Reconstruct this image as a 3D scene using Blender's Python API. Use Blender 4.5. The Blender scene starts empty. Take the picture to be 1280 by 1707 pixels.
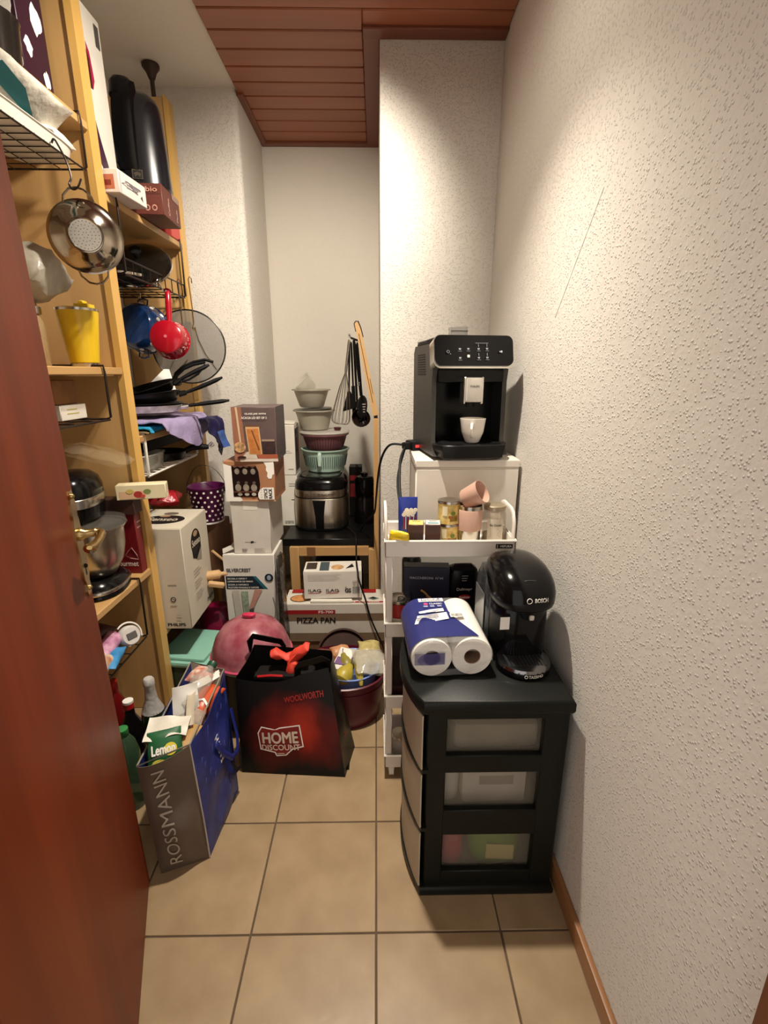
import bpy, bmesh, math, random
from mathutils import Vector, Matrix, noise
random.seed(4)
PI = math.pi
SC = bpy.context.scene
COL = SC.collection
# ---------------------------------------------------------------- camera
cam_d = bpy.data.cameras.new('camera'); cam = bpy.data.objects.new('camera', cam_d); COL.objects.link(cam)
cam.location = (0, 0, 1.33)
cam.rotation_euler = (math.radians(90 - 16.0), 0, math.radians(-0.888))
cam_d.sensor_fit = 'HORIZONTAL'; cam_d.sensor_width = 36.0; cam_d.lens = 36.0 * 806 / 1280
cam_d.clip_start = 0.02
SC.camera = cam
# ---------------------------------------------------------------- world, exposure, lamp settings
SC.view_settings.view_transform = 'Standard'; SC.view_settings.look = 'None'
SC.view_settings.exposure = 1.5; SC.view_settings.gamma = 1.0; SC.view_settings.use_curve_mapping = False
W = bpy.data.worlds.new('world'); SC.world = W; W.use_nodes = True
W.node_tree.nodes['Background'].inputs[0].default_value = (1.0, 0.93, 0.84, 1)
W.node_tree.nodes['Background'].inputs[1].default_value = 0.42
LAMP_POS = (-0.05, 1.33, 2.44)
LAMP_R = 0.034
LAMP_STRENGTH = 200.0
DOWN_WATTS = 68.0
FILL_SPOTS = (((-0.08, 1.47, 2.40), (-0.38, 2.75, 1.5), 29.0, 92), ((-0.17, 1.36, 2.40), (-0.92, 1.78, 1.75), 20.0, 105))   # added spots that even out the light: place, aim, watts, cone
LAMP_COLOR = (1.0, 0.91, 0.77, 1)
# ---------------------------------------------------------------- materials
def lin(h):
    h = h.lstrip('#'); o = []
    for i in (0, 2, 4):
        c = int(h[i:i+2], 16) / 255
        o.append(c / 12.92 if c <= 0.04045 else ((c + 0.055) / 1.055) ** 2.4)
    return o
_mats = {}
def M(hexc, rough=0.5, metal=0.0, var=0.06, vscale=18.0, bump=0.0, bscale=60.0, alpha=1.0, coat=0.0, trans=0.0, stretch=None, second=None):
    key = (hexc, rough, metal, var, vscale, bump, bscale, alpha, coat, trans, stretch, second)
    if key in _mats: return _mats[key]
    m = bpy.data.materials.new('mat_' + hexc.lstrip('#')); m.use_nodes = True
    nt = m.node_tree; b = nt.nodes['Principled BSDF']
    c = lin(hexc)
    tc = nt.nodes.new('ShaderNodeTexCoord'); vec = tc.outputs['Object']
    if stretch:
        mp = nt.nodes.new('ShaderNodeMapping'); mp.inputs['Scale'].default_value = stretch
        nt.links.new(vec, mp.inputs['Vector']); vec = mp.outputs['Vector']
    if var > 0:
        n = nt.nodes.new('ShaderNodeTexNoise'); n.inputs['Scale'].default_value = vscale; n.inputs['Detail'].default_value = 4
        nt.links.new(vec, n.inputs['Vector'])
        r = nt.nodes.new('ShaderNodeValToRGB')
        c2 = lin(second) if second else [min(1, x * (1 + var)) for x in c]
        c1 = c if second else [x * (1 - var) for x in c]
        r.color_ramp.elements[0].color = (*c1, 1); r.color_ramp.elements[1].color = (*c2, 1)
        r.color_ramp.elements[0].position = 0.33; r.color_ramp.elements[1].position = 0.67
        nt.links.new(n.outputs['Fac'], r.inputs['Fac']); nt.links.new(r.outputs['Color'], b.inputs['Base Color'])
    else:
        b.inputs['Base Color'].default_value = (*c, 1)
    if bump > 0:
        n2 = nt.nodes.new('ShaderNodeTexNoise'); n2.inputs['Scale'].default_value = bscale; n2.inputs['Detail'].default_value = 3
        nt.links.new(vec, n2.inputs['Vector'])
        bp = nt.nodes.new('ShaderNodeBump'); bp.inputs['Strength'].default_value = bump; bp.inputs['Distance'].default_value = 0.01
        nt.links.new(n2.outputs['Fac'], bp.inputs['Height']); nt.links.new(bp.outputs['Normal'], b.inputs['Normal'])
    b.inputs['Roughness'].default_value = rough; b.inputs['Metallic'].default_value = metal
    b.inputs['Alpha'].default_value = alpha; b.inputs['Coat Weight'].default_value = coat
    b.inputs['Transmission Weight'].default_value = trans
    if not metal and max(c) < 0.02: b.inputs['Specular IOR Level'].default_value = 0.22; b.inputs['Coat Weight'].default_value = coat * 0.25
    _mats[key] = m
    return m
def wood(hexa, hexb, axis='x', rough=0.45, scale=3.0, coat=0.0):
    st = {'x': (0.35, 5, 5), 'y': (5, 0.35, 5), 'z': (5, 5, 0.35)}[axis]
    return M(hexa, rough, 0, 0.1, scale, 0.04, scale * 6, coat=coat, stretch=st, second=hexb)
def plaster(hexc, bump, scale, share=0.5):
    """woodchip wallpaper: separate small grains on part of the cells"""
    m = bpy.data.materials.new('plaster'); m.use_nodes = True; nt = m.node_tree; b = nt.nodes['Principled BSDF']
    N = nt.nodes.new; L = nt.links.new; c = lin(hexc); tc = N('ShaderNodeTexCoord')
    wn = N('ShaderNodeTexNoise'); wn.inputs['Scale'].default_value = scale*1.3; wn.inputs['Detail'].default_value = 1
    wa = N('ShaderNodeVectorMath'); wa.operation = 'MULTIPLY_ADD'; wa.inputs[1].default_value = (.0022, .0022, .0022)
    L(tc.outputs['Object'], wn.inputs['Vector']); L(wn.outputs['Color'], wa.inputs[0]); L(tc.outputs['Object'], wa.inputs[2])
    v = N('ShaderNodeTexVoronoi'); v.inputs['Scale'].default_value = scale; L(wa.outputs[0], v.inputs['Vector'])
    mr = N('ShaderNodeMapRange'); mr.interpolation_type = 'SMOOTHSTEP'; mr.inputs[1].default_value = .42; mr.inputs[2].default_value = .12; L(v.outputs['Distance'], mr.inputs[0])
    sep = N('ShaderNodeSeparateColor'); L(v.outputs['Color'], sep.inputs[0])
    gt = N('ShaderNodeMath'); gt.operation = 'GREATER_THAN'; gt.inputs[1].default_value = 1 - share; L(sep.outputs[0], gt.inputs[0])
    mu = N('ShaderNodeMath'); mu.operation = 'MULTIPLY'; L(mr.outputs[0], mu.inputs[0]); L(gt.outputs[0], mu.inputs[1])
    n3 = N('ShaderNodeTexNoise'); n3.inputs['Scale'].default_value = scale * .5; n3.inputs['Detail'].default_value = 3; L(tc.outputs['Object'], n3.inputs['Vector'])
    ad = N('ShaderNodeMath'); ad.operation = 'MULTIPLY_ADD'; ad.inputs[1].default_value = 0.5; L(n3.outputs['Fac'], ad.inputs[0]); L(mu.outputs[0], ad.inputs[2])
    bp = N('ShaderNodeBump'); bp.inputs['Strength'].default_value = bump; bp.inputs['Distance'].default_value = 0.004
    L(ad.outputs[0], bp.inputs['Height']); L(bp.outputs['Normal'], b.inputs['Normal'])
    n2 = N('ShaderNodeTexNoise'); n2.inputs['Scale'].default_value = 2.2; n2.inputs['Detail'].default_value = 3; L(tc.outputs['Object'], n2.inputs['Vector'])
    r2 = N('ShaderNodeValToRGB')
    r2.color_ramp.elements[0].color = (*[x * 0.96 for x in c], 1); r2.color_ramp.elements[1].color = (*[min(1, x * 1.03) for x in c], 1)
    L(n2.outputs['Fac'], r2.inputs['Fac']); L(r2.outputs['Color'], b.inputs['Base Color'])
    b.inputs['Roughness'].default_value = 0.85
    return m
def emit(hexc, strength):
    m = bpy.data.materials.new('light'); m.use_nodes = True; b = m.node_tree.nodes['Principled BSDF']
    b.inputs['Base Color'].default_value = (*lin(hexc), 1); b.inputs['Emission Color'].default_value = (*lin(hexc), 1)
    b.inputs['Emission Strength'].default_value = strength
    return m
BLACK = M('#0c0c0d', 0.32, 0, 0.2); BLACKM = M('#121213', 0.6, 0, 0.15, bump=0.05, bscale=300); GLOSS = M('#08080a', 0.12, 0, 0.1, coat=0.4)
STEEL = M('#b9b4aa', 0.24, 1.0, 0.05, 12); STEELD = M('#85807a', 0.33, 1.0, 0.08); CHROME = M('#d9d6d0', 0.12, 1.0, 0.02)
WIREB = M('#2a201b', 0.4, 0.6, 0.1); WIREW = M('#e9e4da', 0.4, 0, 0.04)
WHITEC = M('#e4ded2', 0.6, 0, 0.03); WHITEP = M('#e8e1d8', 0.42, 0, 0.02); INK = M('#1b191b', 0.6, 0, 0.1); WHITEI = M('#f0ece4', 0.6, 0, 0.02)
RED = M('#b3121c', 0.45, 0, 0.06); CLEAR = M('#eef0ea', 0.08, 0, 0, alpha=0.22, coat=0.3); FILM = M('#f2efe9', 0.14, 0, 0.05, bump=0.25, bscale=45, alpha=0.28)
# ---------------------------------------------------------------- mesh builder
class B:
    def __init__(s): s.bm = bmesh.new()
    def box(s, x0, x1, y0, y1, z0, z1, bev=0.0, seg=1):
        r = bmesh.ops.create_cube(s.bm, size=1.0); vs = r['verts']
        bmesh.ops.scale(s.bm, vec=(x1-x0, y1-y0, z1-z0), verts=vs)
        bmesh.ops.translate(s.bm, vec=((x0+x1)/2, (y0+y1)/2, (z0+z1)/2), verts=vs)
        if bev > 0:
            es = list({e for v in vs for e in v.link_edges})
            bmesh.ops.bevel(s.bm, geom=es, offset=bev, segments=seg, profile=0.6, affect='EDGES')
        return s
    def loft(s, rings, cap0=True, cap1=True, closed=True):
        R = [[s.bm.verts.new(p) for p in ring] for ring in rings]
        n = len(R[0])
        for a, b in zip(R, R[1:]):
            for i in range(n if closed else n - 1):
                j = (i + 1) % n
                s.bm.faces.new((a[i], a[j], b[j], b[i]))
        if cap0: s.bm.faces.new(R[0][::-1])
        if cap1: s.bm.faces.new(R[-1])
        return s
    def lathe(s, prof, n=24, c=(0, 0, 0), rot=None, sy=1.0):
        rings = []
        for r, z in prof:
            r = max(r, 1e-4)
            rings.append([Vector((r*math.cos(2*PI*i/n), sy*r*math.sin(2*PI*i/n), z)) for i in range(n)])
        if rot is not None: rings = [[rot @ p for p in q] for q in rings]
        rings = [[p + Vector(c) for p in q] for q in rings]
        return s.loft(rings, cap0=prof[0][0] > 0, cap1=prof[-1][0] > 0)
    def cyl(s, p0, p1, r0, r1=None, n=12):
        return s.tube([p0, p1], [r0, r0 if r1 is None else r1], n)
    def tube(s, pts, r, n=6, close=False, flat=1.0):
        pts = [Vector(p) for p in pts]
        rs = r if isinstance(r, (list, tuple)) else [r] * len(pts)
        rings = []; up = None; k = len(pts)
        for i, p in enumerate(pts):
            if close: t = pts[(i+1) % k] - pts[(i-1) % k]
            else: t = pts[min(i+1, k-1)] - pts[max(i-1, 0)]
            if t.length < 1e-9: t = Vector((0, 0, 1))
            t.normalize()
            if up is None:
                up = Vector((0, 0, 1)) if abs(t.z) < 0.9 else Vector((1, 0, 0))
            a = t.cross(up)
            if a.length < 1e-6: a = t.orthogonal()
            a.normalize(); b = a.cross(t).normalized(); up = b
            rings.append([p + (a*math.cos(2*PI*j/n) + b*math.sin(2*PI*j/n)*flat)*rs[i] for j in range(n)])
        if close: return s.loft(rings + [rings[0]], False, False)
        return s.loft(rings)
    def prism(s, poly, fn, h0, h1):
        a = [fn(u, v, h0) for u, v in poly]; b = [fn(u, v, h1) for u, v in poly]
        return s.loft([a, b])
    def sph(s, c, r, sc=(1, 1, 1), n=12, rot=None):
        k = max(4, n // 2); prof = [(r*math.sin(PI*i/k), -r*math.cos(PI*i/k)) for i in range(k+1)]
        rings = []
        for rr, z in prof:
            rr = max(rr, 1e-4)
            ring = [Vector((rr*math.cos(2*PI*i/n)*sc[0], rr*math.sin(2*PI*i/n)*sc[1], z*sc[2])) for i in range(n)]
            if rot is not None: ring = [rot @ p for p in ring]
            rings.append([p + Vector(c) for p in ring])
        return s.loft(rings)
    def grid(s, fn, nu, nv):
        V = [[s.bm.verts.new(fn(i/nu, j/nv)) for j in range(nv+1)] for i in range(nu+1)]
        for i in range(nu):
            for j in range(nv): s.bm.faces.new((V[i][j], V[i+1][j], V[i+1][j+1], V[i][j+1]))
        return s
    def crumple(s, amp, freq, seed=0.0):
        for v in s.bm.verts:
            d = noise.noise_vector(v.co * freq + Vector((seed, seed*1.7, -seed)))
            v.co += d * amp
        return s
    def sub(s, cuts=1, smooth=0.0):
        bmesh.ops.subdivide_edges(s.bm, edges=s.bm.edges[:], cuts=cuts, use_grid_fill=True, smooth=smooth); return s
    def to(s, name, m, parent=None, loc=None, label=None, cat=None, group=None, kind=None, rz=0.0, rot=None, ang=40, solid=0.0, smooth=True):
        bmesh.ops.recalc_face_normals(s.bm, faces=s.bm.faces[:])
        if solid: bmesh.ops.solidify(s.bm, geom=s.bm.faces[:], thickness=solid)
        me = bpy.data.meshes.new(name); s.bm.to_mesh(me); s.bm.free()
        if smooth:
            for p in me.polygons: p.use_smooth = True
            me.set_sharp_from_angle(angle=math.radians(ang))
        me.materials.append(m)
        return link(name, me, parent, loc, label, cat, group, kind, rz, rot)
def link(name, me, parent=None, loc=None, label=None, cat=None, group=None, kind=None, rz=0.0, rot=None):
    o = bpy.data.objects.new(name, me); COL.objects.link(o)
    if parent is not None: o.parent = parent
    if loc is not None: o.location = loc
    if rot is not None: o.rotation_euler = rot
    elif rz: o.rotation_euler = (0, 0, rz)
    tag(o, label, cat, group, kind)
    return o
def tag(o, label=None, cat=None, group=None, kind=None):
    if label: o['label'] = label
    if cat: o['category'] = cat
    if group: o['group'] = group
    if kind: o['kind'] = kind
def T(name, label, cat, loc=(0, 0, 0), rz=0.0, group=None, rot=None):
    return link(name, None, None, loc, label, cat, group, None, rz, rot)
def copy_tree(o, parent=None):
    c = o.copy(); COL.objects.link(c)
    if parent is not None: c.parent = parent
    for ch in list(o.children): copy_tree(ch, c)
    return c
def cr(pts, k=5):
    """smooth curve through the points (Catmull-Rom)"""
    P_ = [Vector(p) for p in pts]; P_ = [P_[0]*2 - P_[1]] + P_ + [P_[-1]*2 - P_[-2]]; out = []
    for i in range(1, len(P_) - 2):
        a, b, c, d = P_[i-1], P_[i], P_[i+1], P_[i+2]
        for j in range(k):
            t = j/k; out.append(((b*2) + (c-a)*t + (a*2 - b*5 + c*4 - d)*t*t + (b*3 - a - c*3 + d)*t**3) * .5)
    return out + [P_[-2]]
def ring(cx, cy, z, rx, ry, n=24, e=2.0, a0=0.0):
    out = []
    for i in range(n):
        t = 2*PI*i/n + a0; c, s_ = math.cos(t), math.sin(t)
        out.append(Vector((cx + rx*math.copysign(abs(c)**(2/e), c), cy + ry*math.copysign(abs(s_)**(2/e), s_), z)))
    return out
# ---------------------------------------------------------------- flat print on a surface
def textmesh(s, bold=0.0):
    cu = bpy.data.curves.new('lettering', 'FONT'); cu.body = s; cu.size = 1.0; cu.resolution_u = 3
    o = bpy.data.objects.new('lettering', cu)
    me = bpy.data.meshes.new_from_object(o)
    bpy.data.objects.remove(o); bpy.data.curves.remove(cu)
    if bold > 0:          # bolder letters: the strokes laid down again, shifted a little
        bm = bmesh.new()
        for k, (dx, dy) in enumerate(((-bold, 0), (bold, 0), (0, bold*.8), (0, -bold*.8))):
            n0 = len(bm.verts); bm.from_mesh(me); bm.verts.ensure_lookup_table()
            bmesh.ops.translate(bm, vec=(dx, dy, .00007*(k+1)), verts=bm.verts[n0:])
        bm.to_mesh(me); bm.free()
    return me
class Face:
    """surface patch: fn(u, v, h) -> point, u and v in metres from its origin, h = height above the surface"""
    def __init__(s, parent, fn): s.p = parent; s.fn = fn; s.k = 0
    def h(s): s.k += 1; return 0.0004 + 0.00035 * s.k
    def poly(s, pts, m, name='printed_panel', h=None, label=None):
        h = h or s.h(); return B().prism(pts, s.fn, h - 0.0006, h).to(name, m, s.p, smooth=False, label=label)
    def rect(s, u0, v0, u1, v1, m, name='printed_panel', nu=1, label=None):
        h = s.h(); return B().grid(lambda a, b: s.fn(u0 + (u1-u0)*a, v0 + (v1-v0)*b, h), nu, max(1, nu//2)).to(name, m, s.p, smooth=nu > 1, label=label)
    def disc(s, u, v, ru, rv, m, name='printed_disc', n=20, label=None):
        return s.poly([(u + ru*math.cos(2*PI*i/n), v + rv*math.sin(2*PI*i/n)) for i in range(n)], m, name, label=label)
    def text(s, t, u0, v0, u1, v1, m, turn=0, bold=0.015, name='lettering', label=None, shear=0.0):
        """letters fitted to the rectangle; turn in quarter turns"""
        me = textmesh(t, bold)
        xs = [v.co.x for v in me.vertices]; ys = [v.co.y for v in me.vertices]
        ax, bx, ay, by = min(xs), max(xs), min(ys), max(ys); h = s.h()
        for v in me.vertices:
            a = (v.co.x - ax) / (bx - ax or 1); b = (v.co.y - ay) / (by - ay or 1)
            if turn == 1: a, b = 1 - b, a
            elif turn == 3: a, b = b, 1 - a
            elif turn == 2: a, b = 1 - a, 1 - b
            v.co = s.fn(u0 + (u1-u0)*a + shear*b, v0 + (v1-v0)*b, h + v.co.z)
        me.materials.append(m)
        return link(name, me, s.p, label=label)
    def lines(s, u0, v0, u1, n, dv, th, m, ragged=0.3):
        b = B(); h = s.h(); r = random.Random(int(u0*1e4) + n)
        for i in range(n):
            e = u1 - (u1-u0)*ragged*r.random(); v = v0 - i*dv
            b.prism([(u0, v), (e, v), (e, v+th), (u0, v+th)], s.fn, h - 0.0003, h)
        return b.to('small_print', m, s.p, smooth=False)
    def bars(s, u0, v0, u1, v1, m, n=14):
        b = B(); h = s.h(); r = random.Random(n); w = (u1-u0)/n
        for i in range(n): b.prism([(u0+i*w, v0), (u0+i*w+w*(0.3+0.4*r.random()), v0), (u0+i*w+w*(0.3+0.4*r.random()), v1), (u0+i*w, v1)], s.fn, h - 0.0003, h)
        return b.to('barcode', m, s.p, smooth=False)
def plane(parent, o, u, v):
    o, u, v = Vector(o), Vector(u).normalized(), Vector(v).normalized(); n = u.cross(v)
    return Face(parent, lambda a, b, h: o + u*a + v*b + n*h)
def wrap(parent, r, z0=0.0, a0=-PI/2, cx=0.0, cy=0.0, r1=None, H=1.0):
    """round side of a can: u runs along the arc from angle a0"""
    def fn(u, v, h):
        rr = r if r1 is None else r + (r1-r)*v/H
        a = a0 + u/r; return Vector((cx + (rr+h)*math.cos(a), cy + (rr+h)*math.sin(a), z0+v))
    return Face(parent, fn)
def bilinear(parent, p00, p10, p11, p01, W_, H_, bulge=0.0):
    p00, p10, p11, p01 = map(Vector, (p00, p10, p11, p01)); n = (p10-p00).cross(p01-p00).normalized()
    def fn(u, v, h):
        a, b = u/W_, v/H_
        return (p00*(1-a) + p10*a)*(1-b) + (p01*(1-a) + p11*a)*b + n*(h + bulge*math.sin(PI*min(max(a,0),1))*math.sin(PI*min(max(b,0),1)))
    return Face(parent, fn)
class Carton:
    def __init__(s, name, label, loc, w, d, h, m, rz=0.0, cat='box', group=None, flaps=True, sides=None):
        s.w, s.d, s.h = w, d, h
        s.root = T(name, label, cat, loc, rz, group)
        B().box(-w/2, w/2, -d/2, d/2, 0, h, 0.002).to('carton_body', m, s.root)
        if flaps:
            for a, b in ((-d/2+.001, -.001), (.001, d/2-.001)):
                B().box(-w/2+.001, w/2-.001, a, b, h-.0005, h+.0012, 0.0005).to('flap', m, s.root)
        s.front = plane(s.root, (-w/2, -d/2, 0), (1, 0, 0), (0, 0, 1))
        s.right = plane(s.root, (w/2, -d/2, 0), (0, 1, 0), (0, 0, 1))
        s.top = plane(s.root, (-w/2, -d/2, h + (.0015 if flaps else 0)), (1, 0, 0), (0, 1, 0))
        s.left = plane(s.root, (-w/2, d/2, 0), (0, -1, 0), (0, 0, 1))
# ================================================================ room
CEIL = 2.53; XR = 0.485; XL = -1.15; YB = 3.09; YP = 2.58; YC = 2.20; XA = -0.615; XC = 0.018; YF = 0.33
W_ROUGH = plaster('#dcd6cd', 0.6, 150, 0.8); W_SOFT = plaster('#e0d9cd', 0.25, 95, 0.4); W_CEIL = plaster('#e0d9cd', 0.12, 60, 0.3)
def struct(name, b, m, parent=None, **k): return b.to(name, m, parent, kind=None if parent else 'structure', **k)
GROUT = M('#5a4a3a', 0.9, 0, 0.1)
TILE = M('#92795a', 0.38, 0, 0.1, 9, 0.03, 40, second='#a48c6b')
fl = struct('floor', B().box(XL-.1, XR+.1, -0.7, YB+.1, -0.05, -0.003), GROUT)
step = 0.309; x0 = -0.006; y0 = 0.863; g = 0.0022
full = None
for i in range(-4, 2):
    for j in range(-5, 8):
        a, b_ = max(x0+i*step, XL), min(x0+(i+1)*step, XR); c, d = max(y0+j*step, -0.68), min(y0+(j+1)*step, YB)
        if b_ - a < 0.02 or d - c < 0.02: continue
        whole = abs(b_-a-step) < 1e-6 and abs(d-c-step) < 1e-6
        if whole and full is not None:
            link('floor_tile', full, fl, ((a+b_)/2, (c+d)/2, 0))
        else:
            w_, h_ = (b_-a)/2-g, (d-c)/2-g
            o = B().box(-w_, w_, -h_, h_, -0.006, 0.0, 0.0012).to('floor_tile', TILE, fl, ((a+b_)/2, (c+d)/2, 0))
            if whole: full = o.data
struct('wall_right', B().box(XR, XR+.1, YF-.15, YB, 0, CEIL+.1), W_ROUGH)
sm = bpy.data.objects['wall_right']; STREAK = ((1.168, 1.709), (1.395, 1.475))
B().loft([[Vector((XR-.0012, y, z)), Vector((XR-.0012, y+.0022, z)), Vector((XR+.001, y+.0022, z)), Vector((XR+.001, y, z))] for y, z in STREAK]).to('light_streak', M('#fffaf0', .8, 0, 0), sm)  # slanted white strip: a bright line of light put into its colour
struct('wall_chimney', B().box(XC, XR+.001, YC, YB, 0, CEIL+.1, 0.006, 2), W_ROUGH)
struct('wall_back', B().box(XA-.6, XR, YB, YB+.1, 0, CEIL+.1), W_SOFT)
struct('wall_pillar', B().box(XL-.05, XA, YP, YB+.001, 0, CEIL+.1, 0.03, 4), W_ROUGH)
struct('wall_left', B().box(XL-.1, XL, YF-.15, YP+.01, 0, CEIL+.1), W_SOFT)
struct('wall_front', B().box(XL-.1, -0.42, YF-.15, YF, 0, CEIL+.1).box(0.425, XR+.1, YF-.15, YF, 0, CEIL+.1).box(-0.42, 0.425, YF-.15, YF, 2.02, CEIL+.1), W_SOFT)
# door casing
CAS = wood('#5a2c18', '#6d3a20', 'z', 0.4)
struct('trim_1', B().box(0.405, 0.47, YF-.005, YF+.018, 0, 2.06, 0.003).box(0.405, 0.425, YF-.16, YF, 0, 2.02), CAS)
struct('trim_2', B().box(-0.475, -0.40, YF-.005, YF+.012, 0, 2.06, 0.003).box(-0.42, -0.40, YF-.16, YF, 0, 2.02), CAS)
struct('trim_3', B().box(-0.40, 0.405, YF-.16, YF+.018, 2.0, 2.06, 0.003), CAS)
SK = wood('#8a5c36', '#9d6d43', 'y', 0.4)
struct('baseboard_right', B().box(XR-.014, XR, YF+.02, YC, 0.0, 0.058, 0.004, 2), SK)
# ceiling: painted plaster slab and stained planks below it
struct('ceiling', B().box(XL-.1, XR+.1, YF-.15, YB+.1, CEIL+.012, CEIL+.08), W_CEIL)
cl = bpy.data.objects['ceiling']
PLK = wood('#915338', '#a05f40', 'x', 0.42, 2.5); PLT = wood('#703c26', '#7e4830', 'y', 0.42, 2.5); PTX = wood('#703c26', '#7e4830', 'x', 0.42, 2.5)
B().box(XA, XR, YF, YB, CEIL+.009, CEIL+.0125).to('plank_backing', M('#2c140c', 0.8), cl)
pit = 0.1095; y = YB - .045
k = 0
while y > YF + .01:
    ya = max(y - pit + .006, YF)
    if y > YC - .05: B().box(XA+.004, XC-.062, ya, y, CEIL-.004, CEIL+.0095, 0.004).to('ceiling_plank', PLK, cl)
    if ya < YC - .06: B().box(XC-.0615 if y > YC-.05 else XA+.004, XR-.002, ya, min(y, YC-.055), CEIL-.004, CEIL+.0095, 0.004).to('ceiling_plank', PLK, cl)
    y -= pit; k += 1
B().box(XC-.062, XC, YC-.06, YB, CEIL-.014, CEIL+.009, 0.003).to('ceiling_trim', PLT, cl)
B().box(XC-.062, XR-.001, YC-.062, YC, CEIL-.0145, CEIL+.009, 0.003).to('ceiling_trim', PTX, cl)
B().box(XA, XC, YB-.042, YB, CEIL-.0145, CEIL+.009, 0.003).to('ceiling_trim', PTX, cl)
B().box(XA, XA+.03, YP, YB, CEIL-.014, CEIL+.009, 0.003).to('ceiling_trim', PLT, cl)
# lamp on the ceiling, above the frame: a small bar with an open downlight and added fill spot heads for alcove and shelf
zl = LAMP_POS[2] - (CEIL-.004)
lp = T('ceiling_lamp', 'white ceiling lamp plate with added fill spot heads on the brown plank ceiling', 'lamp', (LAMP_POS[0], LAMP_POS[1], CEIL-.004))
LW = M('#d8d2c6', .4)
B().box(-.15, .04, -.04, .17, -.02, 0, .005).to('lamp_bar', LW, lp)
B().lathe([(0, -.02), (.03, -.02), (.03, zl-.004), (LAMP_R+.004, zl-.004), (LAMP_R+.004, zl+.012), (0, zl+.012)], 32).to('lamp_housing', LW, lp)
lm = emit('#ffffff', LAMP_STRENGTH); lm.node_tree.nodes['Principled BSDF'].inputs['Emission Color'].default_value = LAMP_COLOR
B().lathe([(0, zl-.002), (LAMP_R, zl-.002), (LAMP_R, zl+.004), (0, zl+.004)], 32).to('diffuser', lm, lp)
dd = bpy.data.lights.new('down_bulb', 'SPOT'); dd.energy = DOWN_WATTS; dd.color = LAMP_COLOR[:3]; dd.spot_size = math.radians(104); dd.spot_blend = 1.0; dd.shadow_soft_size = LAMP_R
link('down_bulb', dd, lp, (0, 0, zl-.008))
for s_pos, s_aim, s_w, s_cone in FILL_SPOTS:
    sd = Vector(s_aim) - Vector(s_pos); sd.normalize(); so = Vector(s_pos) - lp.location
    B().tube([so - sd*.075, so - sd*.07, so - sd*.02, so + sd*.012], [.012, .024, .03, .034], 20).cyl((so.x, so.y, -.02), tuple(so - sd*.05), .008).to('added_spot_head', LW, lp)
    ld = bpy.data.lights.new('added_spot_bulb', 'SPOT'); ld.energy = s_w; ld.color = LAMP_COLOR[:3]; ld.spot_size = math.radians(s_cone); ld.spot_blend = 1.0; ld.shadow_soft_size = 0.03
    lo = link('added_spot_bulb', ld, lp, tuple(so + sd*.05)); lo.rotation_euler = sd.to_track_quat('-Z', 'Y').to_euler()
# ---------------------------------------------------------------- door, opened into the room
DW = wood('#5e1f06', '#782f0d', 'z', 0.45, 1.6)
DW.node_tree.nodes['Principled BSDF'].inputs['Specular IOR Level'].default_value = .28
dr = T('door_1', 'reddish brown wooden door standing open with brass handle', None, (-0.375, 0.338, 0.0), math.atan2(0.937, -0.35)); dr['kind'] = 'structure'; dr.rotation_euler.x = math.radians(-0.8)
B().box(0.0, 0.705, 0.0, 0.04, 0.008, 1.99, 0.002).to('door_leaf', DW, dr)
BRASS = M('#b89c68', 0.26, 1.0, 0.1, 30)
def pf(u, v, h): return Vector((u, -h, v))
half = [(.010, .875), (.014, .885), (.010, .90), (.017, .915), (.019, .95), (.015, .965), (.020, .985), (.021, 1.01), (.018, 1.035), (.014, 1.045), (.018, 1.06), (.015, 1.078), (.008, 1.086), (.010, 1.094), (0.004, 1.102)]
poly = [(.672 + a*1.35, z) for a, z in half] + [(.672 - a*1.35, z) for a, z in half[::-1]]
hp = B().prism(poly, pf, 0.0, 0.004).to('handle_plate', BRASS, dr)
B().sph((.672, -.004, 1.09), .006).sph((.672, -.004, .888), .006).to('screw', BRASS, hp)
B().prism([(.669, .918), (.675, .918), (.674, .935), (.670, .935)], pf, .0041, .0046).sph((.672, -.004, .938), .005, n=10).to('keyhole', M('#1a120a', .7), hp)
lh = B().lathe([(0, 0), (.014, 0), (.014, .006), (.009, .012), (.0085, .03), (.011, .03), (.0085, .034), (.009, .042), (0, .046)], 16, (.672, -.004, 1.008), Matrix.Rotation(PI/2, 3, 'X')).to('handle_neck', BRASS, dr)
B().tube([(.676, -.042, 1.008), (.66, -.046, 1.007), (.635, -.045, 1.003), (.61, -.04, 1.0), (.585, -.037, 1.002), (.57, -.039, 1.008)], [.009, .010, .0085, .010, .0125, .005], 12, flat=.8).to('lever', BRASS, lh)
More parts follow.
